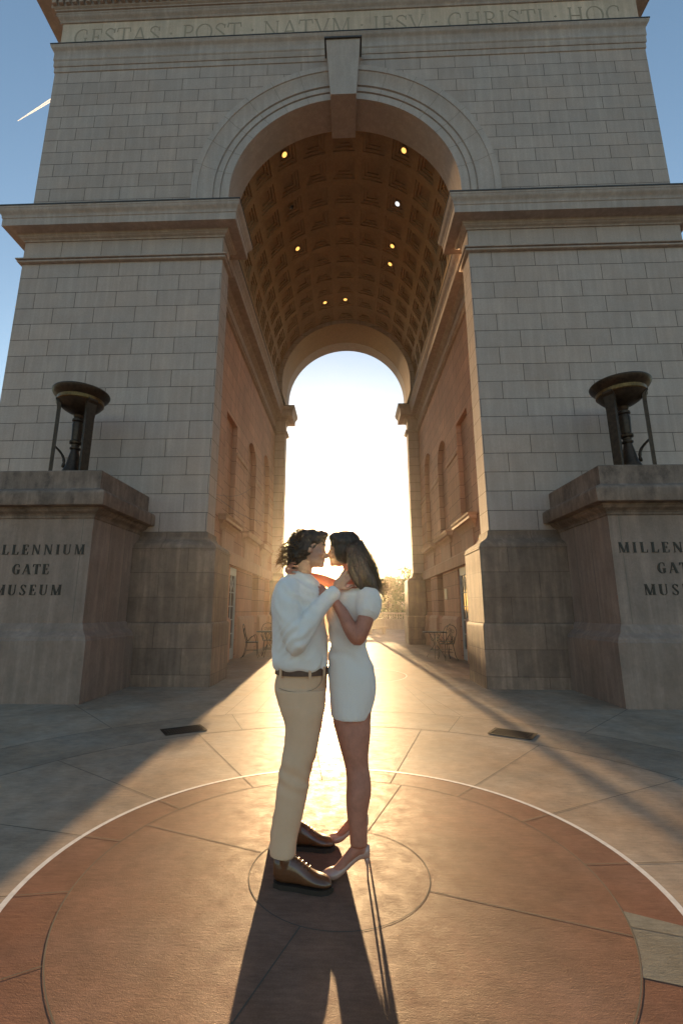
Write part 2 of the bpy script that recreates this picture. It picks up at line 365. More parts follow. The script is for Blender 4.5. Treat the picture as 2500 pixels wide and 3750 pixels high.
# ------------------------------------------------------------------ lettering
def arcq(cx, cy, rx, ry, a0, a1, wx, wy, n=14):
    out = []
    for i in range(n):
        p = []
        for a in (a0 + (a1 - a0) * i / n, a0 + (a1 - a0) * (i + 1) / n):
            c, s = math.cos(R(a)), math.sin(R(a)); p.append(((cx + rx * c, cy + ry * s), (cx + (rx - wx) * c, cy + (ry - wy) * s)))
        out.append([p[0][0], p[1][0], p[1][1], p[0][1]])
    return out
def glyph(ch, T, t, s):
    """quads in a box of cap height 1, and the advance width"""
    q = []
    def rect(x0, x1, y0, y1): q.append([(x0, y0), (x1, y0), (x1, y1), (x0, y1)])
    def stem(x, w, y0=0, y1=1, b=True, tp=True):
        rect(x - w / 2, x + w / 2, y0, y1)
        if b: rect(x - w / 2 - s, x + w / 2 + s, y0, y0 + t)
        if tp: rect(x - w / 2 - s, x + w / 2 + s, y1 - t, y1)
    def diag(x0, y0, x1, y1, w): q.append([(x0 - w / 2, y0), (x0 + w / 2, y0), (x1 + w / 2, y1), (x1 - w / 2, y1)])
    def ser(x, y, w): rect(x - w / 2 - s, x + w / 2 + s, y, y + t)
    if ch == 'M':
        W = 1.0; stem(.12, t); stem(.86, T, tp=False); diag(.16, 1, .5, 0, T); diag(.5, 0, .84, 1, t); ser(.86, 1 - t, T); return q, W
    if ch == 'I': stem(.18, T); return q, .36
    if ch == 'L': stem(.18, T); rect(.18, .66, 0, t); diag(.62, 0, .66, .28, t); return q, .68
    if ch == 'E':
        stem(.18, T); rect(.18, .62, 0, t); rect(.18, .6, 1 - t, 1); rect(.18, .46, .5 - t / 2, .5 + t / 2)
        diag(.6, 0, .64, .28, t); diag(.6, .76, .58, 1, t); diag(.45, .38, .45, .62, t); return q, .68
    if ch == 'N': stem(.14, t); stem(.74, t, b=False); diag(.14, 1, .74, 0, T); return q, .9
    if ch == 'U':
        rect(.18 - T / 2, .18 + T / 2, .3, 1); ser(.18, 1 - t, T); rect(.7 - t / 2, .7 + t / 2, .3, 1); ser(.7, 1 - t, t)
        q.extend(arcq((.18 - T / 2 + .7 + t / 2) / 2, .3, (.7 + t / 2 - .18 + T / 2) / 2, .32, 180, 270, T, t)); q.extend(arcq((.18 - T / 2 + .7 + t / 2) / 2, .3, (.7 + t / 2 - .18 + T / 2) / 2, .32, 270, 360, t, t)); return q, .86
    if ch == 'V': diag(.1, 1, .42, 0, T); diag(.42, 0, .74, 1, t); ser(.1, 1 - t, T); ser(.74, 1 - t, t); return q, .84
    if ch in 'GC':
        q.extend(arcq(.46, .5, .42, .52, 60, 300, T, t, 26)); diag(.66, .94, .68, .68, t)
        if ch == 'G': rect(.64 - T / 2, .64 + T / 2, .06, .42); ser(.64, .42, T)
        else: diag(.66, .06, .69, .22, t)
        return q, .82
    if ch == 'O': q.extend(arcq(.47, .5, .44, .52, 0, 360, T, t, 36)); return q, .94
    if ch == 'A': diag(.1, 0, .42, 1, t); diag(.74, 0, .42, 1, T); rect(.2, .64, .3, .3 + t); ser(.1, 0, t); ser(.74, 0, T); return q, .84
    if ch == 'T': stem(.38, T, tp=False); rect(.03, .73, 1 - t, 1); diag(.03, .74, .06, 1, t); diag(.73, .74, .7, 1, t); return q, .76
    if ch == 'S':
        q.extend(arcq(.33, .75, .25, .26, 20, 200, T * .55, t)); q.extend(arcq(.31, .26, .27, .28, -160, 20, T * .55, t))
        q.append([(.08, .69), (.08 + T * .8, .72), (.58, .33), (.58 - T * .8, .28)]); diag(.55, .72, .57, .96, t); diag(.06, .04, .06, .3, t); return q, .64
    if ch in 'PR':
        stem(.18, T); q.extend(arcq(.34, .74, .27, .26, -90, 90, T * .9, t)); rect(.18, .34, 1 - t, 1); rect(.18, .34, .48, .48 + t)
        if ch == 'R': diag(.36, .5, .68, 0, T); ser(.68, 0, T * .6); return q, .76
        return q, .66
    if ch == 'H': stem(.18, T); stem(.7, T); rect(.18, .7, .5 - t / 2, .5 + t / 2); return q, .88
    if ch == '.': q.append([(.14, .43), (.21, .5), (.14, .57), (.07, .5)]); return q, .28
    return q, .32
def text_mb(txt, x0, x1, z0, z1, y, T, t, s, d=.008):
    """lettering on a wall facing -y, filling x0..x1"""
    H = z1 - z0; gl = [glyph(c, T, t, s) for c in txt]
    tot = sum(g[1] for g in gl) * H; gap = (x1 - x0 - tot) / (len(txt) - 1); sc = 1.0
    if gap < .05 * H: sc = (x1 - x0) / (tot + .05 * H * (len(txt) - 1)); gap = .05 * H * sc
    m = MB(); x = x0; i = 0
    for qs, wd in gl:
        for q in qs:
            i += 1; dd = d + (i % 23) * .00013
            m.ngon_prism([(x + a * H * sc, z0 + b * H) for a, b in q], lambda p: (p[0], y + .002, p[1]), lambda p, dd=dd: (p[0], y - dd, p[1]))
        x += wd * H * sc + gap
    return m

# ------------------------------------------------------------------ the arch
A, W, JD, D, XW = 2.86, 7.68, .55, 11.55, 3.33
ARCH = thing('monumental_arch', 'huge pale stone triumphal arch with coffered vault and Latin frieze', 'arch', (0, 5.8, 0))
loop = [(W, 0), (W, D), (A, D), (A, D - JD), (XW, D - JD), (XW, JD), (A, JD), (A, 0)]
body = [(W, 0), (W, D), (A, D), (A, D - JD), (3.8, D - JD), (3.8, JD), (A, JD), (A, 0)]
basep = [(3.45, JD), (A, JD), (A, 0), (W, 0), (W, D), (A, D), (A, D - JD), (3.45, D - JD)]
def cyma(p0, p1, n=8, rev=False):
    """S-curve from p0 to p1 (offset, z)"""
    out = []
    for i in range(n + 1):
        t = i / n; e = t - math.sin(2 * math.pi * t) / (2 * math.pi) * (-.85 if rev else .85)
        out.append((p0[0] + (p1[0] - p0[0]) * e, p0[1] + (p1[1] - p0[1]) * t))
    return out
def cove(p0, p1, n=6, out=True):
    r = []
    for i in range(n + 1):
        a = math.pi / 2 * i / n
        f, g = (1 - math.cos(a), math.sin(a)) if out else (math.sin(a), 1 - math.cos(a))
        r.append((p0[0] + (p1[0] - p0[0]) * f, p0[1] + (p1[1] - p0[1]) * g))
    return r
IMPOST = [(0, 10.06), (.03, 10.06)] + cyma((.03, 10.08), (.10, 10.14)) + [(.12, 10.15), (.12, 10.18)] + cove((.12, 10.18), (.16, 10.215)) + [(.36, 10.22), (.36, 10.405), (.375, 10.42), (.375, 10.44)] + cyma((.375, 10.44), (.45, 10.62)) + [(.46, 10.63), (.46, 10.675), (-.02, 10.70)]
ASTR = [(0, 9.45), (.03, 9.455)] + [(.05 + .035 * math.sin(a), 9.49 - .03 * math.cos(a)) for a in [i * math.pi / 6 for i in range(7)]] + [(.06, 9.525), (.11, 9.53), (.115, 9.555), (0, 9.57)]
BASE = [(.33, -.01), (.33, 1.10)] + cove((.33, 1.10), (.29, 1.165)) + [(.29, 2.55), (.30, 2.56), (.30, 2.60)] + cyma((.285, 2.61), (.055, 2.86), 10) + [(.04, 2.865), (.04, 2.955), (-.01, 2.97)]
for mir in (False, True):
    def mm(mb): return mb.mirror() if mir else mb
    m = MB().ngon_prism(body, lambda p: (p[0], p[1], 0), lambda p: (p[0], p[1], 10.69)); obj('pier', mm(m), M['wall'], ARCH)
    obj('pier_base', mm(MB().sweep(basep, BASE)), M['base'], ARCH, 35)
    obj('necking', mm(MB().sweep(loop, [(.003, 9.56), (.003, 10.065)], True)), M['neck'], ARCH)
    obj('impost_cornice', mm(MB().sweep(loop, IMPOST, True)), M['trim'], ARCH, 35)
    obj('flashing', mm(MB().sweep(loop, [(.44, 10.676), (.472, 10.674), (.472, 10.706), (-.01, 10.715)], True)), M['lead'], ARCH)
    obj('astragal', mm(MB().sweep(loop, ASTR, True)), M['trim'], ARCH, 40)

# front and rear walls over the opening
RI, RO, ZS, UW = 2.79, 3.67, 11.25, 7.65
def arcpts(r, n=48): return [(r * math.cos(math.pi - math.pi * i / n), ZS + r * math.sin(math.pi - math.pi * i / n)) for i in range(n + 1)]
def wall_with_arch(y0, y1, z0, z1):
    m = MB(); n = 48; ip = [(-RI, z0)] + arcpts(RI, n) + [(RI, z0)]
    op = []
    for (x, z) in ip:                      # radial map of the opening outline onto the wall's rectangle
        if z <= ZS: op.append((math.copysign(UW, x), z)); continue
        a = math.atan2(z - ZS, x); k = min(UW / max(abs(math.cos(a)), 1e-6), (z1 - ZS) / max(math.sin(a), 1e-6)); op.append((k * math.cos(a), ZS + k * math.sin(a)))
    L = len(ip)
    for y, fl in ((y0, 0), (y1, 1)):
        o = len(m.v); m.v += [(x, y, z) for x, z in ip] + [(x, y, z) for x, z in op]
        for i in range(L - 1):
            f = [o + i, o + i + 1, o + L + i + 1, o + L + i]; m.f.append(f[::-1] if fl else f)
        for sx in (-1, 1):                 # corner triangles
            idx = [i for i in range(L) if (op[i][0] * sx > 0)]
            a = [i for i in idx if abs(abs(op[i][0]) - UW) < 1e-6]; b = [i for i in idx if abs(op[i][1] - z1) < 1e-6 and i not in a]
            ia = a[-1] if sx < 0 else a[0]; ib = b[0] if sx < 0 else b[-1]
            m.v.append((sx * UW, y, z1)); m.f.append([o + L + ia, o + L + ib, len(m.v) - 1])
    return m
obj('upper_wall', wall_with_arch(0, .75, 10.70, 15.34), M['upper'], ARCH)
obj('upper_wall', wall_with_arch(9.3, D, 10.70, 15.34), M['upper'], ARCH)
def soffit(y0, y1):
    m = MB(); ip = [(-RI + .003, 10.70)] + arcpts(RI - .003) + [(RI - .003, 10.70)]
    m.v = [(x, y0, z) for x, z in ip] + [(x, y1, z) for x, z in ip]; L = len(ip)
    m.f = [[i, i + 1, L + i + 1, L + i] for i in range(L - 1)]; return m
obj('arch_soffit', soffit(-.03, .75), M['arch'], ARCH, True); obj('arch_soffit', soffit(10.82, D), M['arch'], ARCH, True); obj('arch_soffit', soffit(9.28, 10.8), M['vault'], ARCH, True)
for mir in (False, True):
    m = MB().box(4.2, UW - .002, .752, D - .752, 10.695, 15.34); obj('side_wall', m.mirror() if mir else m, M['upper'], ARCH)
# archivolt
AP = [(2.785, 0.02), (2.785, -.05), (2.98, -.05), (2.985, -.035), (3.0, -.035), (3.005, -.075), (3.13, -.08), (3.135, -.06), (3.16, -.06), (3.17, -.10)]
AP += [(3.17 + .34 * i / 8, -.10 - .08 * (1 - math.cos(math.pi / 2 * i / 8)) - .0 * i) for i in range(1, 9)] + [(3.515, -.20), (3.66, -.205), (3.67, -.19), (3.67, .01)]
m = MB(); n = 72; k = len(AP)
st = [('s', -1, 10.70)] + [('a', i) for i in range(n + 1)] + [('s', 1, 10.70)]
for s_ in st:
    for r, y in AP:
        if s_[0] == 's': m.v.append((s_[1] * r, y, s_[2]))
        else:
            a = math.pi - math.pi * s_[1] / n; m.v.append((r * math.cos(a), y, ZS + r * math.sin(a)))
for i in range(len(st) - 1):
    for j in range(k - 1): m.f.append([i * k + j, (i + 1) * k + j, (i + 1) * k + j + 1, i * k + j + 1])
AV = obj('archivolt', m, M['arch'], ARCH, 28)
m = MB()                                    # voussoir joints
for i in range(1, 15):
    if i in (7, 8): continue
    a = math.pi * i / 15
    for (r0, y0), (r1, y1) in zip(AP[1:-2], AP[2:-1]):
        if abs(r1 - r0) < .01: continue
        c, s_ = math.cos(a), math.sin(a); w_ = .004
        m.add([(r0 * c - w_ * s_, y0 - .003, ZS + r0 * s_ + w_ * c), (r0 * c + w_ * s_, y0 - .003, ZS + r0 * s_ - w_ * c), (r1 * c + w_ * s_, y1 - .003, ZS + r1 * s_ - w_ * c), (r1 * c - w_ * s_, y1 - .003, ZS + r1 * s_ + w_ * c)], [(0, 1, 2, 3)])
obj('joints', m, simple('stone_joint', (.17, .145, .12), .9), AV, fix=False)
# keystone
def kx(z): return .315 + (z - 13.88) * .072
m = MB(); prof = [(13.88, -.27), (14.4, -.30), (15.0, -.36), (15.42, -.42)]
m.rings([[(-kx(z), y, z), (kx(z), y, z), (kx(z), .0 if z > 14.1 else .82, z), (-kx(z), .0 if z > 14.1 else .82, z)] for z, y in prof])
KS = obj('keystone', m, M['arch'], ARCH)
obj('flashing', MB().box(-.47, .47, -.46, .02, 15.422, 15.465), M['lead'], KS)
# entablature
rect = [(UW, 0), (UW, D), (-UW, D), (-UW, 0)]
ARC = [(0, 15.33), (.02, 15.34), (.02, 15.50), (.035, 15.505), (.04, 15.515), (.04, 15.68), (.05, 15.69), (.06, 15.72), (.055, 15.735), (.055, 15.93)] + cyma((.06, 15.94), (.13, 16.10)) + [(.135, 16.105), (.135, 16.14), (-.05, 16.165)]
obj('architrave', MB().sweep(rect, ARC, True), M['trim'], ARCH, 35)
obj('flashing', MB().sweep(rect, [(.12, 16.142), (.145, 16.142), (.145, 16.172), (-.04, 16.176)], True), M['lead'], ARCH)
FR = obj('frieze', MB().box(-UW + .02, UW - .02, .0, D, 16.15, 17.08), M['frieze'], ARCH)
obj('lettering', text_mb('GESTAS . POST . NATVM . IESV . CHRISTI . HOC', -7.28, 7.23, 16.26, 16.83, 0, .085, .05, .05, .004), M['incised'], FR)
COR = [(-.02, 17.05), (.02, 17.05)] + cyma((.03, 17.06), (.11, 17.22)) + [(.12, 17.23), (.12, 17.28), (.15, 17.29), (.15, 17.33), (.19, 17.36), (.19, 17.66), (.30, 17.68), (.32, 17.74), (.74, 17.76), (.74, 18.02), (.76, 18.04)] + cyma((.76, 18.05), (.92, 18.28)) + [(.93, 18.32), (-.3, 18.40)]
CO = obj('cornice', MB().sweep(rect, COR, True), M['trim'], ARCH, 35)
m = MB(); nx = 84
for i in range(nx):
    x = -UW - .22 + (2 * UW + .44) * (i + .5) / nx; m.box(x - .055, x + .055, -.27, -.18, 17.40, 17.65)
for sx in (-1, 1):
    for i in range(40):
        y = -.1 + i * .18; x0, x1 = sorted((sx * (UW + .18), sx * (UW + .27))); m.box(x0, x1, y - .055, y + .055, 17.40, 17.65)
obj('dentils', m, M['trim'], CO)
obj('added_attic', MB().box(-UW + .25, UW - .25, .25, D - .25, 18.33, 23.5), M['upper'], ARCH)  # unseen block above the frame, added to cast shadow
obj('roof_slab', MB().box(-UW + .1, UW - .1, .1, D - .1, 15.35, 16.14), M['upper'], ARCH)
# coffered vault
RV, NC, NR = 3.0, 11, 10; y0v, y1v = .75, 9.3
m = MB(); da = math.pi / NC; dy = (y1v - y0v) / NR
def vp(a, y, r): return (r * math.cos(a), y, ZS + r * math.sin(a))
cache = {}
for c in range(NC):
    for q in range(NR):
        a_, b_ = math.pi - c * da, math.pi - (c + 1) * da; ya, yb = y0v + q * dy, y0v + (q + 1) * dy
        steps = [(0, RV), (.13, RV), (.13, RV + .04), (.22, RV + .04), (.22, RV + .08), (.31, RV + .08), (.31, RV + .12)]
        rings = []
        for ins, r in steps:
            i2 = ins; aa, bb = a_ + (b_ - a_) * i2, b_ - (b_ - a_) * i2; yy0, yy1 = ya + dy * i2, yb - dy * i2; am = (aa + bb) / 2
            rings.append([vp(aa, yy0, r), vp(am, yy0, r), vp(bb, yy0, r), vp(bb, yy1, r), vp(am, yy1, r), vp(aa, yy1, r)])
        m.rings(rings, False, True)
obj('coffered_vault', m, M['vault'], ARCH, fix=False)
for mir in (False, True):                    # vault wall between cornice and springing
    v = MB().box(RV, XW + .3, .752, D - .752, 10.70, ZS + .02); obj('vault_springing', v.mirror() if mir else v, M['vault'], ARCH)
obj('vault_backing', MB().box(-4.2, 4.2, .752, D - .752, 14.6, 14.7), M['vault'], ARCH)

# passage walls with openings
HOLES_LO = [('door', 3.9, 4.82, .0, 2.62, .09), ('window', 7.05, 8.15, 1.2, 2.64, .34), ('window', 9.45, 10.45, 1.2, 2.64, .34)]
HOLES_HI = [('niche', 2.75, 4.0, 3.87, 6.9, .14, 0), ('niche', 5.5, 7.0, 3.87, 6.45, .16, 1), ('niche', 8.35, 9.8, 3.87, 7.0, .16, 1)]
def panel(zlo, zhi, holes, y0, y1):
    m = MB(); y = y0
    def quad(a, b, c, d): m.add([(XW, *a), (XW, *b), (XW, *c), (XW, *d)], [(0, 1, 2, 3)])
    for h in holes:
        _, ha, hb, za, zb, dp = h[:6]; ar = len(h) > 6 and h[6]
        quad((y, zlo), (ha, zlo), (ha, zhi), (y, zhi)); y = hb
        if za > zlo: quad((ha, zlo), (hb, zlo), (hb, za), (ha, za))
        top = [(hb, zb), (ha, zb)]
        if ar:
            cy, r = (ha + hb) / 2, (hb - ha) / 2; top = [(cy + r * math.cos(math.pi * i / 20), zb + r * math.sin(math.pi * i / 20)) for i in range(21)]
        for p, q in zip(top, top[1:]): quad(p, q, (q[0], zhi), (p[0], zhi))
        outl = [(ha, za), (hb, za)] + top
        o = len(m.v); L = len(outl); m.v += [(XW, *p) for p in outl] + [(XW + dp, *p) for p in outl]
        for i in range(L):
            if za <= 0 and i == 0: continue
            j = (i + 1) % L; m.f.append([o + i, o + j, o + L + j, o + L + i])
        if h[0] != 'door': m.f.append([o + L + i for i in range(L)])
    quad((y, zlo), (y1, zlo), (y1, zhi), (y, zhi))
    return m
SILLP = [(0, 3.50), (.04, 3.51), (.04, 3.56)] + cyma((.05, 3.57), (.12, 3.70)) + [(.20, 3.71), (.20, 3.79), (.22, 3.81), (.24, 3.86), (-.05, 3.885)]
for mir in (False, True):
    def mm(mb): return mb.mirror() if mir else mb
    pw = panel(-.01, 3.0, HOLES_LO, JD, D - JD); p2 = panel(3.0, 10.69, HOLES_HI, JD, D - JD); pw.add(p2.v, p2.f)
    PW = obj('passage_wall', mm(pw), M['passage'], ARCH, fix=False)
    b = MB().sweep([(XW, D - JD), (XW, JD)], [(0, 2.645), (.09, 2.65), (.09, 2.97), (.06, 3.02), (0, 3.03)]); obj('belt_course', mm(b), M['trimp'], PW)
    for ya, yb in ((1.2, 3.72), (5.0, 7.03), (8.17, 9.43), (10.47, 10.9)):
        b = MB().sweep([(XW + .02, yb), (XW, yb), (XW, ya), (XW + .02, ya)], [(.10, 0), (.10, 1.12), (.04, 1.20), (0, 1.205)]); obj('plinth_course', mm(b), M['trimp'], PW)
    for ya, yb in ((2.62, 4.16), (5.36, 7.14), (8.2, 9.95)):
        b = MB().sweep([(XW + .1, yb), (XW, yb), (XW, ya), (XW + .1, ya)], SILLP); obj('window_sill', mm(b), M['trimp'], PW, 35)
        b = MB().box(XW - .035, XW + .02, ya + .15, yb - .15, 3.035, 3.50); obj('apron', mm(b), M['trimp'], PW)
    # ledge courses at the springing of the niches
    for ya, yb in ((4.02, 5.48), (7.02, 8.33), (9.82, 10.95)):
        b = MB().sweep([(XW + .02, yb), (XW, yb), (XW, ya), (XW + .02, ya)], [(0, 5.98), (.035, 5.99), (.05, 6.08), (0, 6.10)]); obj('ledge', mm(b), M['trimp'], PW)
    # door
    ya, yb = 3.9, 4.82; X = XW + .09
    dr = MB().box(X, X + .05, ya, yb, 0.005, 2.62); DO = obj('door', mm(dr), M['darkjoin'], ARCH)
    g = MB().box(X - .012, X - .002, ya + .1, yb - .1, .35, 2.38); obj('pane', mm(g), M['glass'], DO)
    f = MB(); f.box(X - .05, X - .004, ya, ya + .09, 0.005, 2.62); f.box(X - .05, X - .004, yb - .09, yb, 0.005, 2.62); f.box(X - .049, X - .004, ya + .09, yb - .09, 2.40, 2.62)
    f.box(X - .049, X - .004, ya + .09, yb - .09, .005, .3)
    yc = (ya + yb) / 2; f.box(X - .03, X - .013, yc - .018, yc + .018, .3, 2.40)
    for z in (.72, 1.12, 1.5, 1.9): f.box(X - .029, X - .013, ya + .09, yb - .09, z - .015, z + .015)
    for a_, b_ in ((ya + .09, yc), (yc, yb - .09)):
        for p, q in (((a_, 1.92), (b_, 2.4)), ((a_, 2.4), (b_, 1.92))): f.tube([(X - .02, *p), (X - .021, *q)], .008, 4)
    obj('door_frame', mm(f), M['joinery'], DO)
    h = MB().tube([(X - .03, ya + .14, 1.0), (X - .08, ya + .14, 1.0), (X - .08, ya + .14, 1.16), (X - .03, ya + .14, 1.16)], .01, 6); obj('handle', mm(h), M['lampring'], DO)
    for ya, yb in ((7.05, 8.15), (9.45, 10.45)):
        f = MB(); X = XW + .27
        f.box(X, X + .05, ya, ya + .07, 1.2, 2.64); f.box(X, X + .05, yb - .07, yb, 1.2, 2.64); f.box(X + .001, X + .05, ya + .07, yb - .07, 2.56, 2.64); f.box(X + .001, X + .05, ya + .07, yb - .07, 1.2, 1.28)
        f.box(X + .01, X + .04, (ya + yb) / 2 - .02, (ya + yb) / 2 + .02, 1.28, 2.56)
        for z in (1.7, 2.13): f.box(X + .011, X + .039, ya + .07, yb - .07, z - .012, z + .012)
        WI = obj('window', mm(f), M['darkjoin'], ARCH)
        obj('pane', mm(MB().box(X + .02, X + .03, ya + .07, yb - .07, 1.28, 2.56)), M['glass'], WI)
obj('wall_plaque', MB().box(XW - .03, XW, 6.45, 6.75, 1.75, 2.1), M['plaque'], ARCH)

# lamps in the coffers
def ceiling_lamp(col, row, kind, label):
    a = math.pi / 2 - R(16.364) * col; y = y0v + dy * (row + .5); r = RV + .115
    c = Vector(vp(a, y, r)); nrm = Vector((-math.cos(a), 0, -math.sin(a)))
    t = thing('ceiling_lamp', label, 'ceiling lamp', c, 'lamps in the coffers of the vault')
    u = Vector((0, 1, 0)); v = nrm.cross(u)
    def cyl(r0, h0, r1, h1):
        return MB().rings([[c + nrm * h + (u * math.cos(2 * math.pi * j / 20) + v * math.sin(2 * math.pi * j / 20)) * rr for j in range(20)] for rr, h in ((r0, h0), (r1, h1))])
    obj('housing', cyl(.11, -.02, .10, .055), M['lampring'], t, 40)
    e = M['lampwhite'] if kind == 'w' else M['lampglow'] if kind == 'y' else M['glass']
    b = MB(); nr = 6
    b.rings([[c + nrm * (.056 + .03 * math.cos(math.pi / 2 * i / nr)) + (u * math.cos(2 * math.pi * j / 20) + v * math.sin(2 * math.pi * j / 20)) * .075 * math.sin(math.pi / 2 * max(i, .05) / nr) for j in range(20)] for i in range(nr + 1)])
    obj('lens', b, e, t, True)
for col, row, kind, label in ((-2, 0, 'y', 'lit amber lamp in the frontmost row of coffers, left of the keystone'), (2, 0, 'y', 'lit amber lamp in the frontmost row of coffers, right of the keystone'),
    (2, 2, 'w', 'white lit lamp in the third row of coffers from the front'), (-2, 2, 'o', 'unlit lamp in the third row of coffers from the front'),
    (2, 4, 'y', 'lit amber lamp in the fifth row of coffers, on the side of the white lamp'), (-2, 4, 'y', 'lit amber lamp in the fifth row of coffers, on the side of the unlit lamp'),
    (2, 5, 'y', 'lit amber lamp in the sixth row of coffers from the front'), (0, 8, 'y', 'lit amber lamp at the crown of the vault near the far end'), (-1, 8, 'y', 'lit amber lamp one coffer left of the crown near the far end')):
    ceiling_lamp(col, row, kind, label)
# thin wires strung across the left bays
wm = MB()
for p, q in (((-2.88, .56, 3.9), (-3.32, 6.3, 5.6)), ((-2.88, .56, 3.86), (-3.32, 9.0, 4.9))):
    P, Q = Vector(p), Vector(q); wm.tube([P + (Q - P) * i / 8 - Vector((0, 0, .15 * math.sin(math.pi * i / 8))) for i in range(9)], .005, 4)
tag(obj('hanging_wire', wm, M['lead']), 'two thin slack wires strung along the left passage wall', 'wire')

# ------------------------------------------------------------------ pedestals and braziers
def pedestal(sx, label):
    t = thing('stone_pedestal', label, 'pedestal', (sx * 5.2, -.9, 0), 'inscribed pedestals before the piers')
    x0, x1, yf = 4.23, 6.17, -1.78
    lp = [(x0, -.005), (x0, yf), (x1, yf), (x1, -.005)]
    def mm(mb): return mb.mirror() if sx < 0 else mb
    bp = [(.195, -.01), (.195, .925), (.18, .94)] + cyma((.175, .945), (.06, 1.10), 8) + [(.05, 1.11), (.03, 1.16), (.0, 1.186)]
    obj('pedestal_base', mm(MB().sweep(lp, bp)), M['dado'], t, 35)
    m = MB().box(x0, x1, yf, -.004, 1.15, 2.93); DA = obj('dado', mm(m), M['dado'], t)
    # corner panel joints and inscription
    j = MB()
    for x in (x0 + .17, x1 - .17): j.box(x - .0035, x + .0035, yf - .002, yf + .01, 1.19, 2.90)
    for y in (-1.18, -.62): j.box(x0 - .002, x0 + .01, y - .0035, y + .0035, 1.19, 2.90)
    obj('joints', mm(j), simple('pedestal_joint', (.15, .125, .1), .9), DA)
    L = MB()
    for s_, za, zb, hw in (('MILLENNIUM', 2.297, 2.462, .868), ('GATE', 1.970, 2.137, .312), ('MUSEUM', 1.634, 1.800, .555)):
        q = text_mb(s_, sx * 5.2 - hw, sx * 5.2 + hw, za, zb, yf, .20, .045, .055, .010); L.add(q.v, q.f)
    obj('lettering', L, M['letter'], DA)
    cp = [(0, 2.90), (.02, 2.915), (.02, 2.95)] + cyma((.03, 2.955), (.12, 3.04)) + [(.14, 3.05), (.14, 3.075), (.27, 3.085), (.28, 3.10), (.28, 3.27)] + cove((.28, 3.28), (.17, 3.36)) + [(.12, 3.40), (.115, 3.42), (.115, 3.70), (.10, 3.72), (-.97, 3.725)]
    obj('pedestal_cap', mm(MB().sweep(lp, cp)), M['cap'], t, 35)
def brazier(sx, label):
    c = Vector((sx * 5.2, -1.0, 3.722)); t = thing('brazier', label, 'brazier', c, 'bronze braziers on the pedestals')
    def sq(p): return [(a * (.85 if z > 1.5 else 1), z * .915) for a, z in p]
    prof = [(.02, 1.55), (.12, 1.545), (.24, 1.58), (.36, 1.65), (.44, 1.73), (.475, 1.79), (.47, 1.80), (.485, 1.82), (.485, 1.86), (.50, 1.88), (.56, 1.93), (.60, 1.99), (.605, 2.02), (.59, 2.045), (.56, 2.05), (.54, 2.02), (.42, 1.95), (.02, 1.90)]
    B = obj('bowl', MB().lathe(c, sq(prof), 48), M['bronze'], t, 30)
    obj('rim_band', MB().lathe(c, sq([(.476, 1.775), (.492, 1.79), (.492, 1.83), (.488, 1.868), (.478, 1.87)]), 48), M['gilt'], B, 30)
    col = [(.17, 0), (.17, .05), (.12, .07), (.10, .10), (.15, .14), (.185, .20), (.18, .27), (.145, .34), (.115, .46), (.095, .60), (.075, .70), (.07, .74), (.095, .76), (.095, .79), (.07, .81), (.075, .86), (.11, .88), (.115, .92), (.085, .95), (.09, 1.1), (.10, 1.3), (.085, 1.36), (.11, 1.38), (.11, 1.42), (.08, 1.45), (.12, 1.52), (.1, 1.56)]
    obj('stem', MB().lathe(c, sq(col), 24), M['bronze'], t, 40)
    for a in (208, 88, 328):                 # three flat tapering legs
        a_ = R(a if sx > 0 else 180 - a); d = Vector((math.cos(a_), math.sin(a_), 0)); n = Vector((-d.y, d.x, 0)); rings = []
        for z, r, wd, th in ((0, .36, .11, .04), (.05, .36, .085, .03), (.10, .355, .075, .028), (1.42, .35, .085, .03), (1.56, .355, .10, .035), (1.61, .385, .10, .035), (1.65, .39, .09, .03)):
            o = c + d * r + Vector((0, 0, z)); rings.append([o + n * wd + d * th, o - n * wd + d * th, o - n * wd - d * th, o + n * wd - d * th])
        obj('leg', MB().rings(rings), M['bronze'], t)
    p = []                                    # curled leaf spray between stem and outer leg
    for i in range(14):
        s_ = i / 13; p.append(c + Vector((sx * (.17 + .2 * s_ ** 1.5 - .06 * math.sin(3 * s_)), -.05, .32 + .42 * s_)))
    mb = MB().tube(p, [.02 + .014 * abs(math.sin(i * 1.1)) * (1 - i / 16) for i in range(14)], 6)
    obj('scroll', mb, M['bronze'], t, True)
pedestal(-1, 'inscribed stone pedestal with sooty cap before the left pier')
pedestal(1, 'inscribed stone pedestal with sooty cap before the right pier')
brazier(-1, 'dark bronze tripod brazier on the pedestal before the left pier')
brazier(1, 'dark bronze tripod brazier on the pedestal before the right pier')
#%%PART2
# ------------------------------------------------------------------ the couple
def skin_mat(name, col):
    return simple(name, col, .5, spec=.4, noise_amt=.16, nscale=22, sub=.0, bump=.0006, bscale=260)
M['skinm'] = skin_mat('man_skin', (.45, .235, .15)); M['skinw'] = skin_mat('woman_skin', (.44, .165, .10))  # woman's skin reddened in colour to carry the flare's tint
M['shirt'] = simple('white_shirt', (.88, .80, .74), .75, spec=.2, bump=.0012, bscale=320, sheen=.25, trans=.10)
M['dress'] = simple('white_dress', (.87, .75, .67), .8, spec=.2, bump=.0022, bscale=210, sheen=.5, trans=.06)
M['chino'] = simple('khaki_cotton', (.72, .44, .27), .8, spec=.25, bump=.001, bscale=300, noise_amt=.05, nscale=9)
M['belt'] = simple('brown_leather_belt', (.09, .035, .018), .4, noise_amt=.2, nscale=30)
M['leather'] = simple('brown_shoe_leather', (.125, .046, .018), .28, noise_amt=.35, nscale=10, coat=.5)
M['sole'] = simple('dark_shoe_sole', (.03, .018, .012), .6)
M['nude'] = simple('nude_patent_leather', (.50, .29, .22), .25, coat=.6)
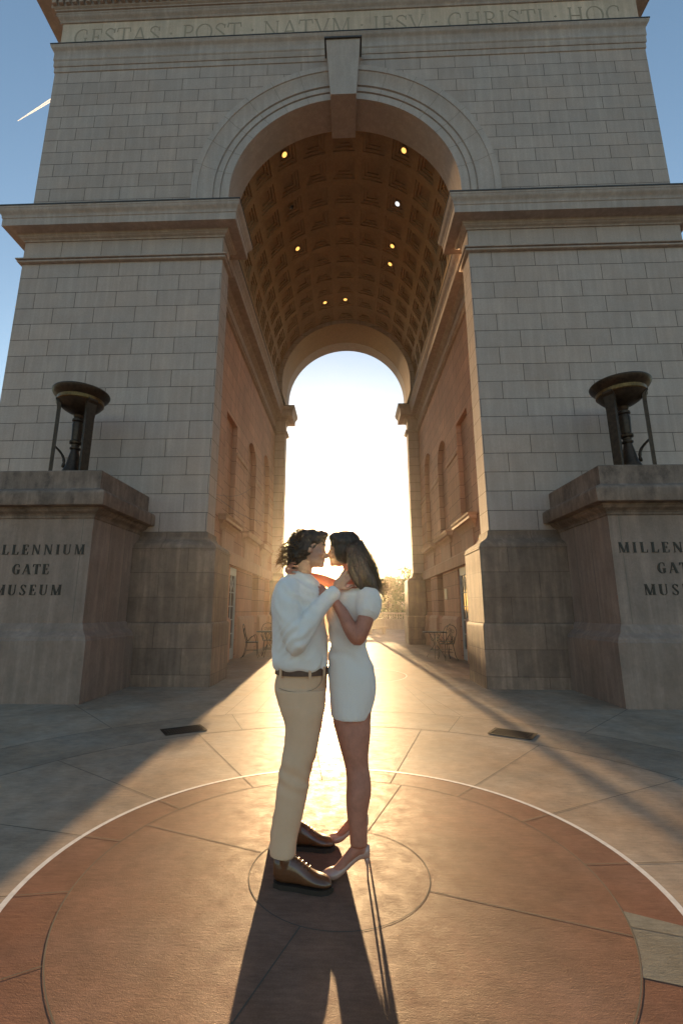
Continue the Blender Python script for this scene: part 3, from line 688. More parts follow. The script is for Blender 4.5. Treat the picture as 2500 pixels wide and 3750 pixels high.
M['hairm'] = simple('brown_curly_hair', (.055, .030, .014), .45, noise_amt=.4, nscale=50, bump=.004, bscale=70, trans=.12)
M['curl'] = simple('sunlit_curls', (.20, .11, .045), .45, trans=.55)  # hair brown lightened so the colour carries the sun from behind
k = NB('dark_brown_hair'); tc = k.n('ShaderNodeTexCoord'); st_ = k.mapping(tc.outputs['Object'], (1, 1, .12), (0, 0, 0))
f_ = k.noise(st_, 95, 4, .7, .35, 2.2); cc = k.n('ShaderNodeCombineColor'); [k.l(f_, cc.inputs[i]) for i in range(3)]
k.l(k.mix('MULTIPLY', 1.0, (.045, .024, .013), cc.outputs[0]), k.p.inputs['Base Color']); k.p.inputs['Roughness'].default_value = .38
k.l(k.bump(k.noise(st_, 110, 4, .7, 0, 1, .25, .75), .006, 1.0), k.p.inputs['Normal']); M['hairw'] = k.m

def crom(P, n):
    """Catmull-Rom through tuples of any length"""
    P = [tuple(p) for p in P]; out = []
    for i in range(len(P) - 1):
        a = P[max(i - 1, 0)]; b = P[i]; c = P[i + 1]; d = P[min(i + 2, len(P) - 1)]
        for j in range(n):
            t = j / n
            out.append(tuple(.5 * (2 * b[q] + (c[q] - a[q]) * t + (2 * a[q] - 5 * b[q] + 4 * c[q] - d[q]) * t * t + (3 * b[q] - a[q] - 3 * c[q] + d[q]) * t ** 3) for q in range(len(b))))
    out.append(P[-1]); return out
def slab(mb, secs, n=28, sub=4, e=2.3):
    """stack of horizontal superelliptic slices (z, xc, hx, yc, hy)"""
    rs = []
    for z, xc, hx, yc, hy in crom(secs, sub):
        r = []
        for j in range(n):
            a = 2 * math.pi * j / n; c, s = math.cos(a), math.sin(a)
            r.append((xc + hx * math.copysign(abs(c) ** (2 / e), c), yc + hy * math.copysign(abs(s) ** (2 / e), s), z))
        rs.append(r)
    return mb.rings(rs)
def limb(mb, pts, sub=5, n=16):
    """tapering limb through (x, y, z, r) with round ends"""
    q = crom(pts, sub); P = [Vector(p[:3]) for p in q]; r = [max(.002, p[3]) for p in q]
    d0 = (P[0] - P[1]).normalized(); d1 = (P[-1] - P[-2]).normalized(); pre, post = [], []
    for k in (1.0, .75, .4):
        pre.append((P[0] + d0 * r[0] * k, r[0] * math.sqrt(max(0.0025, 1 - k * k)))); post.append((P[-1] + d1 * r[-1] * k, r[-1] * math.sqrt(max(.0025, 1 - k * k))))
    PP = [p for p, _ in pre] + P + [p for p, _ in post[::-1]]; rr = [x for _, x in pre] + r + [x for _, x in post[::-1]]
    return mb.tube(PP, rr, n)
def ball(mb, c, r, M3=None, n=20, k=12):
    rs = []
    for i in range(1, k):
        t = math.pi * i / k; ring = []
        for j in range(n):
            a = 2 * math.pi * j / n; p = Vector((r[0] * math.sin(t) * math.cos(a), r[1] * math.sin(t) * math.sin(a), r[2] * math.cos(t)))
            ring.append(Vector(c) + (M3 @ p if M3 else p))
        rs.append(ring)
    return mb.rings(rs)
def head(mb, c, facing, pitch, roll, k=1.0, female=False):
    """facing +1/-1 along x; canonical head faces +x; rotations in radians; returns the matrix"""
    Rm = Matrix.Rotation(0 if facing > 0 else math.pi, 3, 'Z') @ Matrix.Rotation(pitch, 3, 'Y') @ Matrix.Rotation(roll, 3, 'X')
    T = lambda p: Vector(c) + Rm @ (Vector(p) * k)
    def B(p, r): ball(mb, T(p), [x * k for x in r], Rm)
    B((-.012, 0, .03), (.098, .075, .092))           # skull
    B((.02, 0, -.02), (.072, .066, .085))            # face
    jw = .047 if female else .054
    B((.035, 0, -.07), (.052, jw, .045))             # jaw
    B((.075, 0, -.095), (.022, .024, .020))          # chin
    B((.062, 0, .022), (.030, .052, .018))           # brow
    for s in (-1, 1):
        B((.064, s * .036, -.028), (.026, .024, .022))  # cheek
        B((-.005, s * .074, -.012), (.020, .009, .031)) # ear
        B((.083, s * .012, -.040), (.010, .009, .008))  # nostril wing
        B((.079, s * .031, .004), (.010, .015, .009))   # closed eyelid
    limb(mb, [(*T((.084, 0, .012)), .008 * k), (*T((.098, 0, -.016)), .009 * k), (*T((.110, 0, -.036)), .0115 * k), (*T((.092, 0, -.043)), .009 * k)], 3, 10)
    B((.090, 0, -.062), (.011, .021, .0065)); B((.088, 0, -.075), (.011, .018, .007))    # lips
    return T, Rm
def hand(mb, wrist, d, nrm, k=1.0, curl=.5, thumb=1, spread=.12):
    """open, lightly curled hand: d = finger direction, nrm = palm normal (the fingers curl towards it)"""
    wrist = Vector(wrist); d = Vector(d).normalized(); nrm = Vector(nrm); nrm = (nrm - d * nrm.dot(d)).normalized(); s = d.cross(nrm)
    Rm = Matrix((d, s, nrm)).transposed()
    ball(mb, wrist + d * .050 * k, (.054 * k, .040 * k, .015 * k), Rm); ball(mb, wrist + d * .012 * k, (.03 * k, .026 * k, .02 * k), Rm)
    for off, L, r in ((-.030, .070, .0078), (-.010, .080, .0085), (.011, .076, .0083), (.030, .060, .0072)):
        p = wrist + d * .088 * k + s * off * k; a = off / .03 * spread; dd = (d * math.cos(a) + s * math.sin(a)); pts = [(*(p - dd * .02 * k), r * 1.1 * k)]; ang = 0
        for seg, f in ((.45, 1.0), (.30, .92), (.25, .8)):
            ang += curl * .62; q = dd * math.cos(ang) + nrm * math.sin(ang); p = p + q * L * seg * k; pts.append((*p, r * f * k))
        limb(mb, pts, 3, 10)
    t = thumb; p = wrist + d * .030 * k + s * t * .030 * k; q1 = (d * .55 + s * t * .75 + nrm * .25).normalized(); q2 = (d * .9 + s * t * .25 + nrm * .4).normalized()
    limb(mb, [(*p, .012 * k), (*(p + q1 * .034 * k), .0105 * k), (*(p + q1 * .034 * k + q2 * .03 * k), .0095 * k), (*(p + q1 * .034 * k + q2 * .052 * k), .0075 * k)], 3, 10)

def wrinkle(amp, sc, seed=0):
    def f(co):
        p = Vector((co.x * sc[0] + seed, co.y * sc[1], co.z * sc[2])); return amp * (mnoise.noise(p) + .5 * mnoise.noise(p * 2.1))
    return f
YM = -6.2
# ---- man
MAN = thing('person', 'man in white shirt and khaki chinos with curly brown hair, embracing the woman', 'person', (-.25, -6.17, 0), 'couple embracing on the red disc')
b = MB(); HC = (-.208, -6.208, 1.787)
TM, RMm = head(b, HC, 1, R(6), R(-10), 1.0)
limb(b, [(-.275, -6.2, 1.52, .07), (-.27, -6.2, 1.62, .062), (-.25, -6.198, 1.70, .058), (-.235, -6.195, 1.75, .055)])
slab(b, [(1.56, -.285, .09, -6.2, .15), (1.48, -.29, .11, -6.2, .175), (1.3, -.28, .12, -6.2, .165), (1.1, -.27, .12, -6.2, .15), (.95, -.26, .12, -6.2, .155), (.86, -.26, .11, -6.2, .15)])
for s, xk, ya in ((-1, -.32, -6.49), (1, -.33, -6.10)):
    limb(b, [(-.26, -6.2 + s * .09, .92, .09), (-.27, -6.2 + s * .11, .7, .075), (-.27, (ya - 6.2) / 2 + .03 * (s < 0), .5, .05), (-.292, ya + .06 * (s < 0), .27, .036), (xk, ya + .03 * (s < 0), .12, .03)])
ea = Vector((-.285, -6.425, 1.235)); wa = Vector((-.045, -6.365, 1.525))
limb(b, [(-.33, -6.385, 1.51, .05), (*ea, .04), (*wa, .026)])
hand(b, wa, (.62, .08, .78), (.2, 1, -.1), .98, .35, -1)
eb = Vector((-.10, -5.93, 1.29)); wb = Vector((.115, -6.02, 1.225))
limb(b, [(-.31, -6.0, 1.5, .05), (*eb, .04), (*wb, .026)])
hand(b, wb, (.30, -1, -.10), (-1, -.3, 0), .98, .28, 1)
remeshed('body', b, M['skinm'], MAN, .005, 2)
b = MB()
slab(b, [(1.035, -.262, .135, -6.2, .165), (1.05, -.264, .168, -6.2, .195), (1.09, -.268, .178, -6.2, .205), (1.16, -.272, .176, -6.2, .2), (1.27, -.278, .175, -6.2, .2), (1.40, -.29, .168, -6.2, .212), (1.49, -.283, .165, -6.2, .215), (1.545, -.284, .150, -6.2, .195), (1.585, -.285, .125, -6.2, .15), (1.615, -.285, .095, -6.2, .105), (1.63, -.28, .085, -6.2, .09)], 32)
limb(b, [(-.335, -6.36, 1.525, .082), (-.335, -6.41, 1.40, .078), (*ea, .068), (-.27, -6.43, 1.22, .066), (-.165, -6.405, 1.375, .058), (wa.x - .02, wa.y - .002, wa.z - .03, .044)])
limb(b, [(-.31, -6.03, 1.52, .08), (-.22, -5.96, 1.42, .075), (*eb, .064), (.02, -5.975, 1.25, .054), (wb.x - .02, wb.y, wb.z, .044)])
def shirt_folds(co):
    p = wrinkle(.011, (8, 8, 5), 3)(co)
    g = max(0, 1 - abs(co.z - 1.09) / .12); a_ = math.atan2(co.y + 6.2, co.x + .26); p += g * .008 * math.sin(a_ * 9 + 5 * mnoise.noise(co * 7))
    q = max(0, 1 - (co - ea).length / .16); p += q * .009 * math.sin((co.x - co.z) * 95 + 5 * mnoise.noise(co * 8))
    q = max(0, 1 - (co - Vector((-.30, -6.40, 1.45))).length / .2); p += q * .007 * math.sin((co.x * .8 + co.z) * 70 + 5 * mnoise.noise(co * 7)); return p
SH = remeshed('shirt', b, M['shirt'], MAN, .0085, 4, shirt_folds)
b = MB()                                      # collar and cuffs
rs = []
for z, o in ((1.595, -.004), (1.618, -.012), (1.634, -.013), (1.632, -.004), (1.610, .006), (1.592, .012)):
    rs.append([(-.275 + (z - 1.6) * .35 + (.082 + o) * math.cos(2 * math.pi * j / 32), -6.2 + (.080 + o) * math.sin(2 * math.pi * j / 32), z - .03 * math.cos(2 * math.pi * j / 32)) for j in range(32)])
b.rings(rs, False, False); obj('collar', b, M['shirt'], SH, True)
b = MB()
slab(b, [(1.055, -.257, .150, -6.2, .172), (1.0, -.258, .158, -6.2, .178), (.95, -.264, .163, -6.2, .182), (.90, -.266, .158, -6.2, .186), (.84, -.258, .14, -6.2, .185), (.80, -.25, .12, -6.2, .17)], 32)
def px(x, z, y):                             # outline read on the couple's plane -> the plane y
    k = (y - CAM.y) / (YM - CAM.y); return CAM.x + (x - CAM.x) * k, CAM.z + (z - CAM.z) * k
LEG = [(.92, -.425, -.105), (.82, -.394, -.116), (.74, -.366, -.13), (.65, -.357, -.147), (.535, -.369, -.176), (.42, -.391, -.203), (.277, -.407, -.232), (.15, -.424, -.262), (.03, -.438, -.282), (.005, -.436, -.284)]
def leg(mb, s, y_top, y_bot, tuck):
    secs = []
    for i, (z, xa, xb) in enumerate(LEG):
        t = (LEG[0][0] - z) / (LEG[0][0] - .0); y = y_top + (y_bot - y_top) * t
        X0, Z0 = px(xa, z, y); X1, Z1 = px(xb, z, y)
        secs.append((Z0 + tuck * (t > .95), (X0 + X1) / 2, (X1 - X0) / 2, y, (.105 - .032 * min(1, t * 1.3))))
    slab(mb, secs, 24, 4, 2.1)
leg(b, -1, -6.295, -6.49, 0); leg(b, 1, -6.12, -6.10, 0)
TR = remeshed('trousers', b, M['chino'], MAN, .0065, 3, lambda co: (.010 * mnoise.noise(Vector((co.x * 6 + co.z * 5, co.y * 5, co.z * 8 - co.x * 6))) + .005 * max(0, 1 - abs(co.z - .5) / .14) * math.sin(75 * (co.z + .45 * co.x) + 4 * mnoise.noise(co * 7))) * (1 if co.z < .85 else .3) + .004 * math.sin(co.z * 70 + 9 * co.x) * max(0, .24 - co.z) * 4)
# pocket seam on the near hip
b = MB(); pk = [(-.40, .905), (-.32, .893), (-.24, .893), (-.18, .905), (-.145, .93), (-.13, .965), (-.135, 1.0)]
def on_hip(x, z):
    xx = (x + .265) / .165; return -6.2 - .19 * max(.05, (1 - min(.98, abs(xx)) ** 2.2)) ** (1 / 2.2)
pts = [(x, on_hip(x, z) - .004, z) for x, z in crom([(p[0] * .95, p[1] + .04) for p in pk], 4)]
b.tube(pts, .0018, 5); obj('pocket_seam', b, simple('seam_thread', (.34, .22, .14), .8), TR, True)
b = MB()
def bring(z, o): return [(-.258 + (.157 + o) * math.copysign(abs(math.cos(a)) ** .87, math.cos(a)), -6.2 + (.178 + o) * math.copysign(abs(math.sin(a)) ** .87, math.sin(a)), z) for a in [2 * math.pi * j / 48 for j in range(48)]]
b.rings([bring(1.016, 0), bring(1.016, .012), bring(1.057, .010), bring(1.057, 0)], False, False)
BE = obj('belt', b, M['belt'], MAN, 40)
for a in (-2.25, -1.25, -.62, .9, 2.2):
    c_, s_ = math.cos(a), math.sin(a); x = -.258 + .172 * math.copysign(abs(c_) ** .87, c_); y = -6.2 + .193 * math.copysign(abs(s_) ** .87, s_)
    obj('belt_loop', MB().obox((x, y), .004, .008, 1.005, 1.066, math.atan2(s_ * .8, c_)), M['chino'], BE)
# shoes
def derby(cx, cy, rz, label=None):
    b = MB(); ca, sa = math.cos(rz), math.sin(rz); W3 = lambda p: (cx + p[0] * ca - p[1] * sa, cy + p[0] * sa + p[1] * ca, p[2])
    prof = [(-.155, .014, .05, .128), (-.146, .030, .03, .138), (-.105, .041, .022, .142), (-.055, .043, .022, .143), (-.012, .043, .022, .124), (.03, .046, .022, .096), (.07, .050, .022, .078), (.105, .049, .022, .070), (.13, .041, .023, .060), (.147, .022, .025, .043), (.153, .008, .028, .036)]
    rs = []
    for x, hw, z0, z1 in crom(prof, 3):
        r = []
        for j in range(20):
            a = 2 * math.pi * j / 20; c, s = math.cos(a), math.sin(a); zc = z0 + (z1 - z0) * .40
            r.append(W3((x, hw * math.copysign(abs(c) ** .85, c), zc + (s * (z1 - zc) if s > 0 else s * (zc - z0)))))
        rs.append(r)
    b.rings(rs)
    limb(b, [(*W3((-.085, 0, .085)), .042), (*W3((-.088, 0, .125)), .040)], 3)
    so = remeshed('shoe', b, M['leather'], MAN, .004, 2)
    m = MB(); out = [(-.155, .0), (-.15, .026), (-.11, .042), (-.03, .043), (.06, .054), (.11, .053), (.145, .036), (.162, .0)]; out = out + [(x, -y) for x, y in out[-2:0:-1]]
    m.ngon_prism(out, lambda p: W3((p[0], p[1], .001)), lambda p: W3((p[0], p[1], .024))); obj('sole', m, M['sole'], so)
    m = MB()
    for i in range(5):
        x = .035 - i * .020; z = .098 + i * .0105; m.tube([W3((x, yy, z - .18 * yy * yy * 40)) for yy in (-.022, -.011, 0, .011, .022)], .0032, 5)
    obj('lace', m, M['belt'], so, True)
derby(-.212, -6.515, R(-9)); derby(-.215, -6.11, R(-3))
# hair: a lumpy cap and many curls
def cap(mb, T, Rm, parts, k=1.0):
    for p, r in parts: ball(mb, T(p), [q * k for q in r], Rm)
b = MB()
cap(b, TM, RMm, [((-.022, 0, .052), (.108, .088, .086)), ((-.06, 0, .0), (.078, .086, .095)), ((-.085, 0, -.055), (.05, .075, .06)), ((.03, 0, .098), (.062, .07, .034)), ((.065, 0, .112), (.038, .05, .022)), ((-.03, -.06, .0), (.05, .03, .06)), ((-.03, .06, .0), (.05, .03, .06)), ((-.115, 0, -.10), (.035, .055, .045)), ((-.115, 0, -.02), (.045, .07, .06)), ((-.10, 0, .05), (.045, .065, .05))])
HM = remeshed('hair', b, M['hairm'], MAN, .006, 1, lambda co: .011 * mnoise.noise(co * 34) + .006 * mnoise.noise(co * 80))
rng = random.Random(3); b = MB()
def curl(mb, p, d, L, r, turns, th, n=12):
    d = Vector(d).normalized(); u = d.orthogonal().normalized(); v = d.cross(u); ph = rng.random() * 6.28; pts = []
    for i in range(n):
        t = i / (n - 1); a = ph + turns * 6.28 * t; pts.append(Vector(p) + d * L * t + (u * math.cos(a) + v * math.sin(a)) * r * min(1, t * 3) - Vector((0, 0, .25 * L * t * t)))
    mb.tube(pts, [th * (1 - .6 * i / n) for i in range(n)], 4, False)
for i in range(330):
    a = rng.uniform(-1.15, 1.15); z = rng.uniform(-.13, .125)
    d = Vector((-math.cos(a), math.sin(a), rng.uniform(-.5, .5))); rr = (.145 if z < .03 else .135 * math.sqrt(max(.05, 1 - ((z - .03) / .12) ** 2)))
    p = TM((-.022 - rr * math.cos(a), rr * .8 * math.sin(a), z)); curl(b, p - (RMm @ d) * .012, RMm @ d, rng.uniform(.02, .055) * (1.6 if z < .03 else .8), rng.uniform(.006, .013), rng.uniform(.7, 1.8), .0024)
for i in range(130):
    x = rng.uniform(-.06, .10); y = rng.uniform(-.06, .06); z = .128 - .9 * (x - .02) ** 2 * 3 - 8 * y * y * .7; curl(b, TM((x, y, z - .006)), RMm @ Vector((rng.uniform(.2, 1), rng.uniform(-.4, .4), rng.uniform(.0, .7))), rng.uniform(.02, .05), .005, rng.uniform(.4, 1), .0011)
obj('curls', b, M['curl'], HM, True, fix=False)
eyb = MB()
for s in (-1, 1): eyb.tube([TM((.088, s * .016, .030)), TM((.086, s * .034, .036)), TM((.074, s * .050, .030))], [.004, .005, .002], 6)
obj('eyebrows', eyb, M['hairm'], HM, True)

# ---- woman
WOM = thing('person', 'woman in short white dress and nude high heels with long dark hair, embracing the man', 'person', (.04, -6.22, 0), 'couple embracing on the red disc')
b = MB(); WC = (.002, -6.19, 1.790)
TW, RMw = head(b, WC, -1, R(2), R(-9), .97, True)
limb(b, [(.075, -6.2, 1.49, .055), (.065, -6.2, 1.58, .05), (.045, -6.2, 1.68, .047), (.03, -6.205, 1.74, .045)])
slab(b, [(1.54, .075, .07, -6.2, .13), (1.46, .075, .10, -6.2, .15), (1.3, .05, .10, -6.2, .135), (1.18, .04, .095, -6.2, .115), (1.04, .05, .115, -6.2, .15), (.92, .05, .115, -6.2, .16), (.84, .05, .11, -6.2, .155)])
FZ = .112
WL = [(.92, -.06, .185), (.75, -.066, .166), (.667, -.047, .163), (.567, -.018, .150), (.492, .004, .148), (.424, .014, .158), (.36, .014, .162), (.311, .012, .156), (.229, .016, .138), (.15, .028, .130)]
for y_t, y_b in ((-6.27, -6.43), (-6.13, -6.045)):
    secs = []
    for z, xa, xb in WL:
        t = (.92 - z) / .8; y = y_t + (y_b - y_t) * t; X0, Z0 = px(xa, z, y); X1, Z1 = px(xb, z, y)
        hx = (X1 - X0) / 2; secs.append((Z0, (X0 + X1) / 2, hx, y, min(hx * .92, .082)))
    z, xc, hx, y, hy = secs[-1]
    # ankle, heel and the sloped instep down to pointed toes
    secs.append((FZ + .055, xc + .004, hx * .95, y_b, hy)); slab(b, secs, 24, 4, 2.05)
    limb(b, [(xc + .022, y_b, FZ + .03, .030), (xc + .0, y_b, FZ + .035, .034), (xc - .05, y_b, FZ - .012, .030), (xc - .10, y_b - .002, .047, .030), (xc - .14, y_b - .004, .026, .024), (xc - .185, y_b - .005, .020, .014)])
en = Vector((.082, -6.43, 1.235)); wn = Vector((-.06, -6.36, 1.465))
limb(b, [(.165, -6.36, 1.475, .048), (.145, -6.40, 1.38, .050), (.105, -6.43, 1.27, .045), (*en, .040), (.045, -6.425, 1.29, .042), (0.0, -6.395, 1.38, .036), (*wn, .024)])
hand(b, wn, (-.75, .25, .55), (-.3, 1, -.2), .9, .3, 1)
ef = Vector((-.13, -5.98, 1.60)); wf = Vector((-.362, -6.185, 1.658))
limb(b, [(.10, -6.04, 1.49, .045), (*ef, .037), (-.27, -6.01, 1.63, .033), (-.345, -6.09, 1.65, .029), (*wf, .026)])
hand(b, wf, (.12, -1, .05), (1, .1, -.12), .98, .95, 1, .16)
remeshed('body', b, M['skinw'], WOM, .005, 2)
b = MB()
slab(b, [(.772, .045, .117, -6.2, .214), (.80, .047, .124, -6.2, .216), (.87, .053, .138, -6.2, .208), (.94, .056, .147, -6.2, .198), (1.0, .052, .147, -6.2, .19), (1.06, .046, .142, -6.2, .172), (1.12, .036, .128, -6.2, .155), (1.19, .03, .117, -6.2, .14), (1.27, .03, .125, -6.2, .145), (1.37, .04, .150, -6.2, .16), (1.46, .055, .16, -6.2, .17), (1.51, .068, .142, -6.2, .16), (1.545, .085, .095, -6.2, .11), (1.56, .08, .075, -6.2, .08)], 32)
limb(b, [(.15, -6.32, 1.475, .082), (.158, -6.365, 1.445, .080), (.152, -6.395, 1.395, .074)], 5)
limb(b, [(.12, -6.06, 1.475, .08), (.03, -6.01, 1.53, .07)], 5)
remeshed('dress', b, M['dress'], WOM, .0075, 4, lambda co: wrinkle(.006, (6, 6, 4), 5)(co) + .006 * max(0, 1 - abs(co.z - 1.2) / .22) * math.sin(60 * (co.z + .5 * co.x) + 4 * mnoise.noise(co * 6)))
def pump(cx, cy, rz):
    b = MB(); ca, sa = math.cos(rz), math.sin(rz); W3 = lambda p: (cx + p[0] * ca - p[1] * sa, cy + p[0] * sa + p[1] * ca, p[2])
    # x from heel back (+) to toe (-): (x, half width, bottom z, top z)
    P = [(.132, .006, FZ + .0, FZ + .050), (.126, .022, FZ - .010, FZ + .056), (.105, .030, FZ - .012, FZ + .052), (.07, .031, FZ - .018, FZ + .035), (.03, .031, FZ - .048, FZ + .003), (-.01, .034, .030, FZ - .032), (-.05, .040, .006, .062), (-.085, .039, .004, .054), (-.115, .029, .005, .043), (-.142, .015, .008, .032), (-.162, .004, .014, .022)]
    rs = []
    for x, hw, z0, z1 in crom(P, 3):
        rs.append([W3((x, hw * math.cos(a), (z0 + z1) / 2 + (z1 - z0) / 2 * math.sin(a))) for a in [2 * math.pi * j / 18 for j in range(18)]])
    b.rings(rs); so = remeshed('pump', b, M['nude'], WOM, .0035, 2)
    m = MB().tube([W3((.112, 0, FZ + .0)), W3((.116, 0, FZ - .03)), W3((.118, 0, .06)), W3((.119, 0, .001))], [.017, .0095, .0055, .0048], 10); obj('heel', m, M['nude'], so, True)
pump(.008, -6.43, R(2)); pump(.016, -6.045, R(-3))
# long hair
b = MB()
cap(b, TW, RMw, [((-.018, 0, .048), (.104, .090, .084)), ((-.055, 0, .0), (.078, .088, .095)), ((-.01, -.056, -.01), (.072, .036, .085)), ((-.01, .056, -.01), (.072, .036, .085)), ((.045, 0, .085), (.05, .065, .04))], .97)
for pts in ([(.06, -6.29, 1.78, .04), (.09, -6.315, 1.70, .05), (.125, -6.335, 1.62, .052), (.165, -6.34, 1.56, .045), (.20, -6.33, 1.515, .022)],
            [(.10, -6.24, 1.80, .05), (.125, -6.25, 1.72, .060), (.14, -6.25, 1.64, .068), (.175, -6.25, 1.58, .058), (.205, -6.25, 1.53, .03)],
            [(.10, -6.16, 1.80, .05), (.125, -6.15, 1.72, .058), (.14, -6.15, 1.63, .064), (.18, -6.15, 1.56, .05), (.215, -6.16, 1.52, .02)],
            [(.05, -6.32, 1.72, .03), (.07, -6.345, 1.64, .036), (.095, -6.36, 1.57, .03), (.12, -6.37, 1.52, .012)]): limb(b, pts)
HW = remeshed('hair', b, M['hairw'], WOM, .0065, 3, lambda co: .004 * mnoise.noise(Vector((co.x * 60, co.y * 60, co.z * 7))) + .006 * mnoise.noise(co * 14))
b = MB(); rng = random.Random(11)
for i in range(420):
    a = rng.uniform(-1.5, 1.5); st_ = TW((-.03 - .10 * math.cos(a), -.092 * math.sin(a) * .95, rng.uniform(-.03, .07)))
    e = Vector((.15 + rng.uniform(-.05, .10), -6.24 + .10 * math.sin(a) + rng.uniform(-.03, .03), 1.54 + rng.uniform(-.05, .07)))
    m_ = (st_ + e) / 2 + Vector((.02 + rng.uniform(-.01, .015), rng.uniform(-.01, .01), .0))
    b.tube([Vector(p) for p in crom([tuple(st_), tuple(m_), tuple(e)], 5)], [.0016] * 8 + [.0012, .0008, .0004], 4, False)
for i in range(320):                          # flyaways along the outline
    t_ = rng.random(); a_ = rng.uniform(-1.2, 1.2); p = Vector((.10 + .10 * t_, -6.22 + .085 * math.sin(a_), 1.90 - .34 * t_)) + Vector((.045 * math.cos(a_) * (1 - t_ * .5), 0, 0)); p.x -= .06 * max(0, .3 - t_) / .3
    curl(b, p - Vector((.02, 0, 0)), (rng.uniform(.1, .8), rng.uniform(-.3, .3), rng.uniform(-1, -.1)), rng.uniform(.05, .12), rng.uniform(.004, .012), rng.uniform(.3, .9), .0010)
for i in range(90):                           # wind-blown ends
    p = Vector((.20 + rng.uniform(-.02, .02), -6.25 + rng.uniform(-.05, .05), 1.56 + rng.uniform(-.03, .03)))
    curl(b, p, (1, rng.uniform(-.3, .3), rng.uniform(-.35, .25)), rng.uniform(.05, .105), rng.uniform(.006, .016), rng.uniform(.5, 1.2), .0012)
obj('loose_strands', b, M['hairm'], HW, True, fix=False)
eyb = MB()
for s in (-1, 1): eyb.tube([TW((.086, s * .016, .030)), TW((.084, s * .034, .035)), TW((.073, s * .050, .029))], [.003, .0035, .0015], 6)
obj('eyebrows', eyb, M['hairw'], HW, True)

# ------------------------------------------------------------------ bistro furniture
def at(c, rz): 
    ca, sa = math.cos(rz), math.sin(rz); return lambda x, y, z: Vector((c[0] + x * ca - y * sa, c[1] + x * sa + y * ca, z))
def table(x, y, label):
    t = thing('bistro_table', label, 'table', (x, y, 0), 'bistro tables in the passage'); T = at((x, y), .3)
    obj('tabletop', MB().lathe((x, y, .735), [(.01, 0), (.35, 0), (.365, .006), (.365, .022), (.355, .028), (.01, .028)], 36), M['iron'], t, 40)
    for i in range(3):
        a = i * 2.094; c, s = math.cos(a), math.sin(a)
        p = crom([(.20, .73), (.14, .62), (.05, .47), (.05, .36), (.16, .22), (.27, .08), (.30, .01)], 4); obj('leg', MB().tube([T(r * c, r * s, z) for r, z in p], .011, 6), M['iron'], t, True)
    m = MB(); m.tube([T(.155 * math.cos(q), .155 * math.sin(q), .23) for q in [2 * math.pi * i / 24 for i in range(25)]], .007, 5)
    for i in range(3):
        a = i * 2.094 + 1.05; c, s = math.cos(a), math.sin(a); m.tube([T((.08 + .07 * math.cos(q)) * c, (.08 + .07 * math.cos(q)) * s, .60 + .10 * math.sin(q)) for q in [i2 * .5 for i2 in range(14)]], .006, 5)
    obj('scroll', m, M['iron'], t, True)
def chair(x, y, rz, label):
    t = thing('bistro_chair', label, 'chair', (x, y, 0), 'scroll back iron chairs in the passage'); T = at((x, y), rz)
    m = MB(); m.rings([[T(r * math.cos(a), r * math.sin(a), z) for a in [2 * math.pi * j / 28 for j in range(28)]] for r, z in ((.18, .445), (.20, .445), (.205, .455), (.20, .465), (.01, .46))], True, False); obj('seat', m, M['iron'], t, 40)
    for sx in (-1, 1):
        obj('leg', MB().tube([T(*p) for p in crom([(sx * .13, -.15, .45), (sx * .15, -.17, .3), (sx * .16, -.18, .12), (sx * .20, -.22, .01)], 4)], .010, 6), M['iron'], t, True)
        obj('leg', MB().tube([T(*p) for p in crom([(sx * .12, .15, .45), (sx * .14, .17, .3), (sx * .16, .21, .12), (sx * .20, .28, .01)], 4)], .010, 6), M['iron'], t, True)
    m = MB(); m.tube([T(*p) for p in crom([(-.15, .14, .45), (-.18, .19, .62), (-.205, .23, .78), (-.14, .26, .93), (0, .27, .985), (.14, .26, .93), (.205, .23, .78), (.18, .19, .62), (.15, .14, .45)], 5)], .010, 6)
    obj('back_frame', m, M['iron'], t, True)
    m = MB()
    for sx in (-1, 1):
        sp = []
        for i in range(22):
            q = i / 21; a = q * 8.5; r = .062 * (1 - q * .72); sp.append(T(sx * (.075 - r * math.cos(a)), .245 + .01 * q, .80 + r * math.sin(a)))
        m.tube([T(*p) for p in crom([(sx * .03, .15, .46), (sx * .10, .18, .56), (sx * .03, .215, .68), (sx * .013, .24, .80)], 4)] + sp[1:], .007, 5)
        m.tube([T(*p) for p in crom([(sx * .16, .12, .47), (sx * .235, .02, .60), (sx * .24, -.10, .64), (sx * .19, -.15, .46)], 4)], .008, 5)
    obj('back_scroll', m, M['iron'], t, True)
    m = MB().tube([T(.17 * math.cos(q), .17 * math.sin(q), .22) for q in [2 * math.pi * i / 24 for i in range(25)]], .006, 5); obj('stretcher', m, M['iron'], t, True)
table(2.64, 5.25, 'round iron bistro table by the right passage wall'); chair(2.86, 4.65, R(195), 'scroll back iron chair on the camera side of the right table'); chair(3.02, 5.55, R(-60), 'scroll back iron chair pushed against the right passage wall')
table(-2.42, 5.3, 'round iron bistro table by the left passage wall'); chair(-2.86, 5.0, R(95), 'scroll back iron chair beside the left table, its back to the left wall'); chair(-2.52, 5.95, R(15), 'scroll back iron chair on the far side of the left table')

